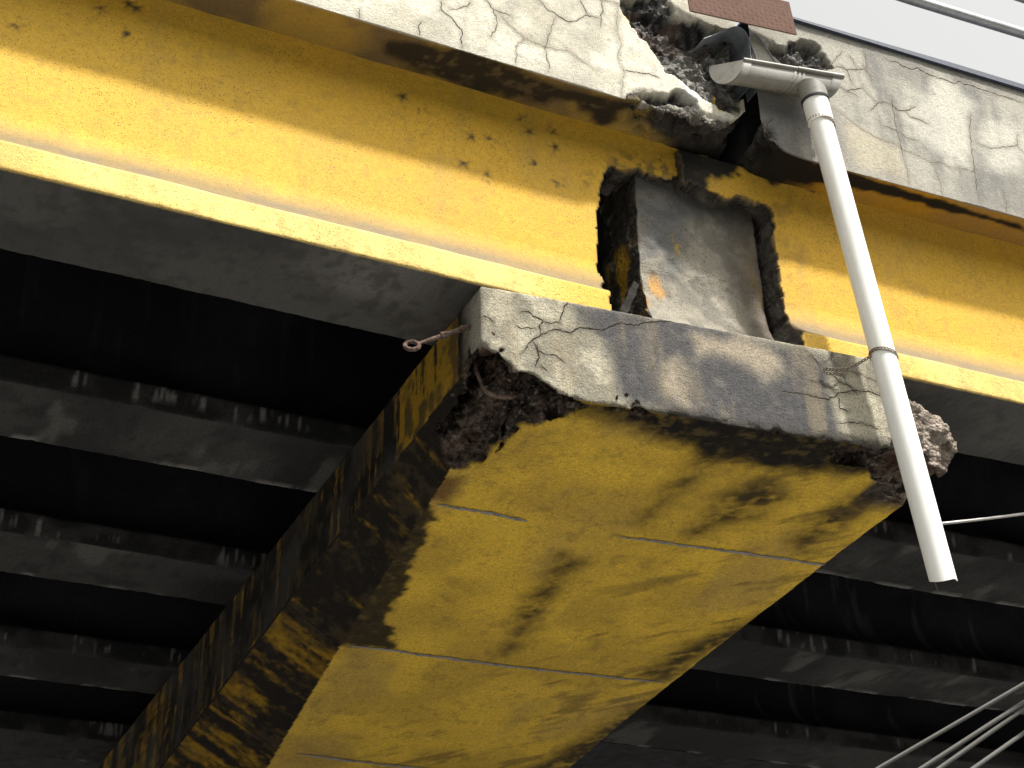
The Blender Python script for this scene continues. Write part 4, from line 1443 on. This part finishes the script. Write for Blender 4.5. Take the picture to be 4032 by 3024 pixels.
dpipe = hollow_pipe(P0 + pd * .17, P1, .0565, .004, cut=lambda t: .028 * math.cos(t - 2.2) + .020 * math.exp(-((t - .75) / .4) ** 2), n=6).build('downpipe', M_PVC, gut, True)
hollow_pipe(P0 + pd * .085, P0 + pd * .005, .067, .006, cut=lambda t: .03 * math.cos(t) - .012).build('outlet', M_GUTTER, gut, True)
hollow_pipe(P0 + pd * .086, P0 + pd * .098, .0685, .010).build('seal_ring', M_JOINT, dpipe, True)
hollow_pipe(P0 + pd * .099, P0 + pd * .225, .0625, .006).build('coupling', M_PVC, dpipe, True)


# perforated steel band round the pipe: one row of ring-shaped links
def band_links(path, r_out, r_in, normals, thick=.0016):
    V, Fc = [], []
    for i, p in enumerate(path):
        d = (path[min(i + 1, len(path) - 1)] - path[max(i - 1, 0)]).normalized()
        n = normals[i].normalized()
        s = d.cross(n).normalized()
        k0 = len(V); sg = 10
        for rr, hh in ((r_out, thick), (r_in, thick), (r_out, -thick), (r_in, -thick)):
            for q in range(sg):
                t = 2 * math.pi * q / sg
                V.append(p + d * math.cos(t) * rr * 1.25 + s * math.sin(t) * rr + n * hh)
        for q in range(sg):
            q2 = (q + 1) % sg
            Fc.append((k0 + q, k0 + q2, k0 + sg + q2, k0 + sg + q))
            Fc.append((k0 + 2 * sg + q, k0 + 3 * sg + q, k0 + 3 * sg + q2, k0 + 2 * sg + q2))
            Fc.append((k0 + q, k0 + 2 * sg + q, k0 + 2 * sg + q2, k0 + q2))
            Fc.append((k0 + sg + q, k0 + sg + q2, k0 + 3 * sg + q2, k0 + 3 * sg + q))
    return V, Fc


def pipe_loop(centre, tilt, r, n=26):
    u = pd.cross(Vector((0, 1, 0))).normalized(); w = pd.cross(u)
    pts, nr = [], []
    for k in range(n + 1):
        t = 2 * math.pi * k / n
        o = u * math.cos(t) + w * math.sin(t)
        pts.append(centre + o * r + pd * (tilt[0] * math.cos(t) + tilt[1] * math.sin(t)))
        nr.append(o)
    return pts, nr


ax_at = lambda z: P0 + (P1 - P0) * ((P0.z - z) / (P0.z - P1.z))
pts, nr = pipe_loop(ax_at(1.195), (.024, 0), .0605)
V, Fc = band_links(pts, .0085, .0040, nr)
st1 = MB().add(V, Fc).build('band_strap', M_STRAP)
tag(st1, 'rusty perforated steel band round the downpipe just below the gutter', 'strap', 'perforated bands on the downpipe')
pts, nr = pipe_loop(ax_at(-.085), (.020, 0), .0600)
tail = [Vector((1.772, -.285, -.095)), Vector((1.74, -.235, -.112)), Vector((1.70, -.200, -.128)), Vector((1.655, -.178, -.130)), Vector((1.612, -.166, -.128)), Vector((1.603, -.160, -.138)), Vector((1.625, -.168, -.150)), Vector((1.665, -.172, -.145)), Vector((1.70, -.164, -.138))]
tp = []
for a_, b_ in zip(tail[:-1], tail[1:]):
    k = max(1, int((b_ - a_).length / .0145))
    tp += [a_.lerp(b_, i / k) for i in range(k)]
tp.append(tail[-1])
V, Fc = band_links(pts, .0085, .0040, nr)
V2, F2 = band_links(tp, .0085, .0040, [Vector((.1, -.6, -.8))] * len(tp))
st2 = MB().add(V, Fc).add(V2, F2).build('band_strap', M_STRAP)
tag(st2, 'rusty perforated steel band tying the downpipe to the cracked cap face', 'strap', 'perforated bands on the downpipe')
wr = MB().tube([(1.909, -.300, -1.09), (1.911, -.302, -1.127), (1.916, -.300, -1.16), (1.9225, -.302, -1.205)], [.0022, .002, .0018, .001], 6).build('loose_wire', M_STRAP)
tag(wr, 'thin dark wire dangling from the open lower end of the downpipe', 'wire')

# ------------------------------------------------------------------ checkered cover plate over the joint
pl = thing('cover_plate', 'brown checkered steel plate fixed over the top of the deck joint', 'steel plate')
pa, pb, pc, pdn = Vector((1.089, -.170, 1.819)), Vector((1.671, -.240, 1.817)), Vector((1.652, -.240, 2.030)), Vector((1.075, -.170, 2.045))
nrm = (pb - pa).cross(pdn - pa).normalized()
V = [pa, pb, pc, pdn] + [p - nrm * .008 for p in (pa, pb, pc, pdn)]
MB_PLATE = MB().add(V, [(0, 1, 2, 3), (7, 6, 5, 4), (0, 4, 5, 1), (1, 5, 6, 2), (2, 6, 7, 3), (3, 7, 4, 0)])
plate = MB_PLATE.build('plate', M_PLATE, pl)
tr = MB()
eu = (pb - pa); ev = (pdn - pa)
L1, L2 = eu.length, ev.length
eu.normalize(); ev.normalize()
p_ = .026
for i in range(int(L1 / p_)):
    for j in range(int(L2 / p_)):
        c_ = pa + eu * (i + .5) * p_ + ev * (j + .5) * p_
        d = (eu + ev).normalized() if (i + j) % 2 else (eu - ev).normalized()
        s = nrm.cross(d)
        lo, hi, hgt = .012, .0028, .0012
        V = [c_ - d * lo, c_ - s * hi, c_ + d * lo, c_ + s * hi]
        V2 = [q + nrm * hgt + (c_ - q) * .45 for q in V]
        tr.add(V + V2, [(4, 5, 6, 7)] + [(q, (q + 1) % 4, 4 + (q + 1) % 4, 4 + q) for q in range(4)])
t_ = tr.build('tread_pattern', M_PLATE, plate)
t_['kind'] = 'stuff'

# ------------------------------------------------------------------ looped sheets hanging out of the joint
def sheet(profile, y0, y1, th, skew=0.0):
    pr = [Vector((x, 0, z)) for x, z in profile]
    # round the polyline off
    for _ in range(3):
        q = [pr[0]]
        for a_, b_ in zip(pr[:-1], pr[1:]):
            q += [a_.lerp(b_, .25), a_.lerp(b_, .75)]
        q.append(pr[-1]); pr = q
    V, Fc = [], []
    n = len(pr)
    for yy in (y0, y1):
        for side in (0, 1):
            for i, p in enumerate(pr):
                d = pr[min(i + 1, n - 1)] - pr[max(0, i - 1)]
                nn = Vector((-d.z, 0, d.x)).normalized() * th * (side - .5)
                V.append(Vector((p.x + skew * (yy - y0), yy, p.z)) + nn)
    for i in range(n - 1):
        a0, a1, b0, b1 = i, n + i, 2 * n + i, 3 * n + i
        Fc += [(a0, a0 + 1, b0 + 1, b0), (a1, b1, b1 + 1, a1 + 1), (a0, a1, a1 + 1, a0 + 1), (b0, b0 + 1, b1 + 1, b1)]
    for i in (0, n - 1):
        Fc.append((i, 2 * n + i, 3 * n + i, n + i))
    return MB().add(V, Fc)


f1 = sheet([(1.172, 1.691), (1.23, 1.735), (1.295, 1.785), (1.346, 1.83), (1.385, 1.852), (1.425, 1.845), (1.447, 1.80), (1.448, 1.74), (1.440, 1.50)], -.14, .05, .0035).build('joint_sheet', M_FLAP, None, True)
tag(f1, 'grey rubber sheet bent over in a wide loop left of the joint, above the gutter', 'rubber sheet', 'looped sheets in the joint')
f2 = sheet([(1.492, 1.50), (1.478, 1.68), (1.456, 1.755), (1.453, 1.80), (1.475, 1.838), (1.503, 1.835), (1.54, 1.78), (1.61, 1.665), (1.68, 1.55)], -.14, .0, .0035).build('joint_sheet', M_FLAP, None, True)
tag(f2, 'grey rubber sheet bent in a narrow loop right of the joint, above the gutter', 'rubber sheet', 'looped sheets in the joint')

# ------------------------------------------------------------------ eye bolt in the cap's left side
eb = thing('eye_bolt', 'rusty eye bolt sticking out of the left side of the pier cap', 'eye bolt', (0, 0, 0))
MB().tube([(.05, .108, -.115), (0, .113, -.142), (-.08, .12, -.187), (-.16, .13, -.232), (-.222, .137, -.266)], [.0095, .0115, .010, .0085, .0075], 10, jitter=.5, seed=2).build('rod', M_RUST, eb, True)
MB().tube([(-.105, .123, -.201), (-.128, .126, -.214)], .0165, 6, jitter=.15).build('nut', M_RUST, eb)
MB().tube([(-.03, .115, -.158), (-.045, .117, -.167)], .0150, 6, jitter=.15).build('nut', M_RUST, eb)
cc = Vector((-.252, .141, -.283)); u1 = Vector((-.86, .10, -.47)).normalized(); u2 = Vector((.42, -.55, -.80)).normalized()
u2 = (u2 - u1 * u2.dot(u1)).normalized()
MB().tube([cc + (u1 * math.cos(t) + u2 * math.sin(t)) * .029 for t in np.linspace(0, 2 * math.pi, 25)], .0095, 10, jitter=.2, cap=False).build('eye_ring', M_RUST, eb, True)

# reinforcement laid bare in the broken corner: parts of the pier
MB().tube([(.075, .24, -.22), (.060, .175, -.33), (.066, .135, -.42), (.08, .122, -.446), (.106, .117, -.457), (.148, .112, -.455), (.190, .107, -.449)], .0085, 8, jitter=.5).build('rebar', M_RUST, pier, True)

# ------------------------------------------------------------------ railing on the deck edge
rl = thing('bridge_railing', 'grey galvanised pipe railing above the right deck edge against the sky', 'railing')
MB().tube([(-4, .05, 2.53), (2.606, -.12, 2.516), (3.39, -.14, 2.533), (9, -.28, 2.60)], .030, 20).build('rail', M_RAIL, rl, True)
MB().tube([(-4, .05, 2.86), (3.42, -.14, 2.835), (9, -.28, 2.86)], .030, 20).build('rail', M_RAIL, rl, True)
for xp, yp in ((-1.2, -.02), (4.6, -.17)):
    MB().tube([(xp, yp, 1.98), (xp, yp, 2.88)], .034, 16).build('post', M_RAIL, rl, True)

# ------------------------------------------------------------------ wires and cables
V0 = np.array((1.98, -.2, -.852)); V1 = np.array((2.583, -.2, -.682))
dv = V1 - V0
rp = MB()
ptsr = [V0 + dv * t + np.array((0, 0, .06)) * t * (t - 1) for t in np.linspace(0, 4, 90)]
dn = Vector(dv).normalized(); ua = dn.cross(Vector((0, 0, 1))).normalized(); ub = dn.cross(ua)
tt = np.linspace(0, 4, 900)
for s in range(5):
    hp = []
    for t in tt:
        ph = t * 36 + s * 2 * math.pi / 5
        c_ = Vector(V0 + dv * t + np.array((0, 0, .03)) * t * (t - 1) * .3)
        hp.append(c_ + (ua * math.cos(ph) + ub * math.sin(ph)) * .0038)
    rp.tube(hp, .0030, 5)
rpo = rp.build('wire_rope', M_WIRE, None, True)
tag(rpo, 'twisted steel wire rope running right from behind the downpipe', 'wire rope')
CL = [
    ((-4.843, 1.094, -5.600), (13.641, -6.980, 5.097), 0.0062, 'uppermost and thinnest of the cables in the lower right corner'),
    ((-4.313, 0.323, -5.600), (13.868, -5.715, 5.757), 0.0070, 'pale grey cable, second from the top in the lower right corner'),
    ((-3.958, -0.082, -5.600), (13.848, -4.959, 6.227), 0.0068, 'pale grey cable close under its twin, third from the top in the lower right corner'),
    ((-4.238, -1.370, -5.600), (14.569, -1.635, 5.984), 0.0066, 'lowest grey cable at the lower right corner'),
]
for a_, b_, r, lab in CL:
    a_, b_ = Vector(a_), Vector(b_)
    o = MB().tube([a_.lerp(b_, t) for t in np.linspace(0, 1, 9)], r, 12).build('overhead_cable', M_CABLE, None, True)
    tag(o, lab, 'cable', 'cables crossing the lower right corner')
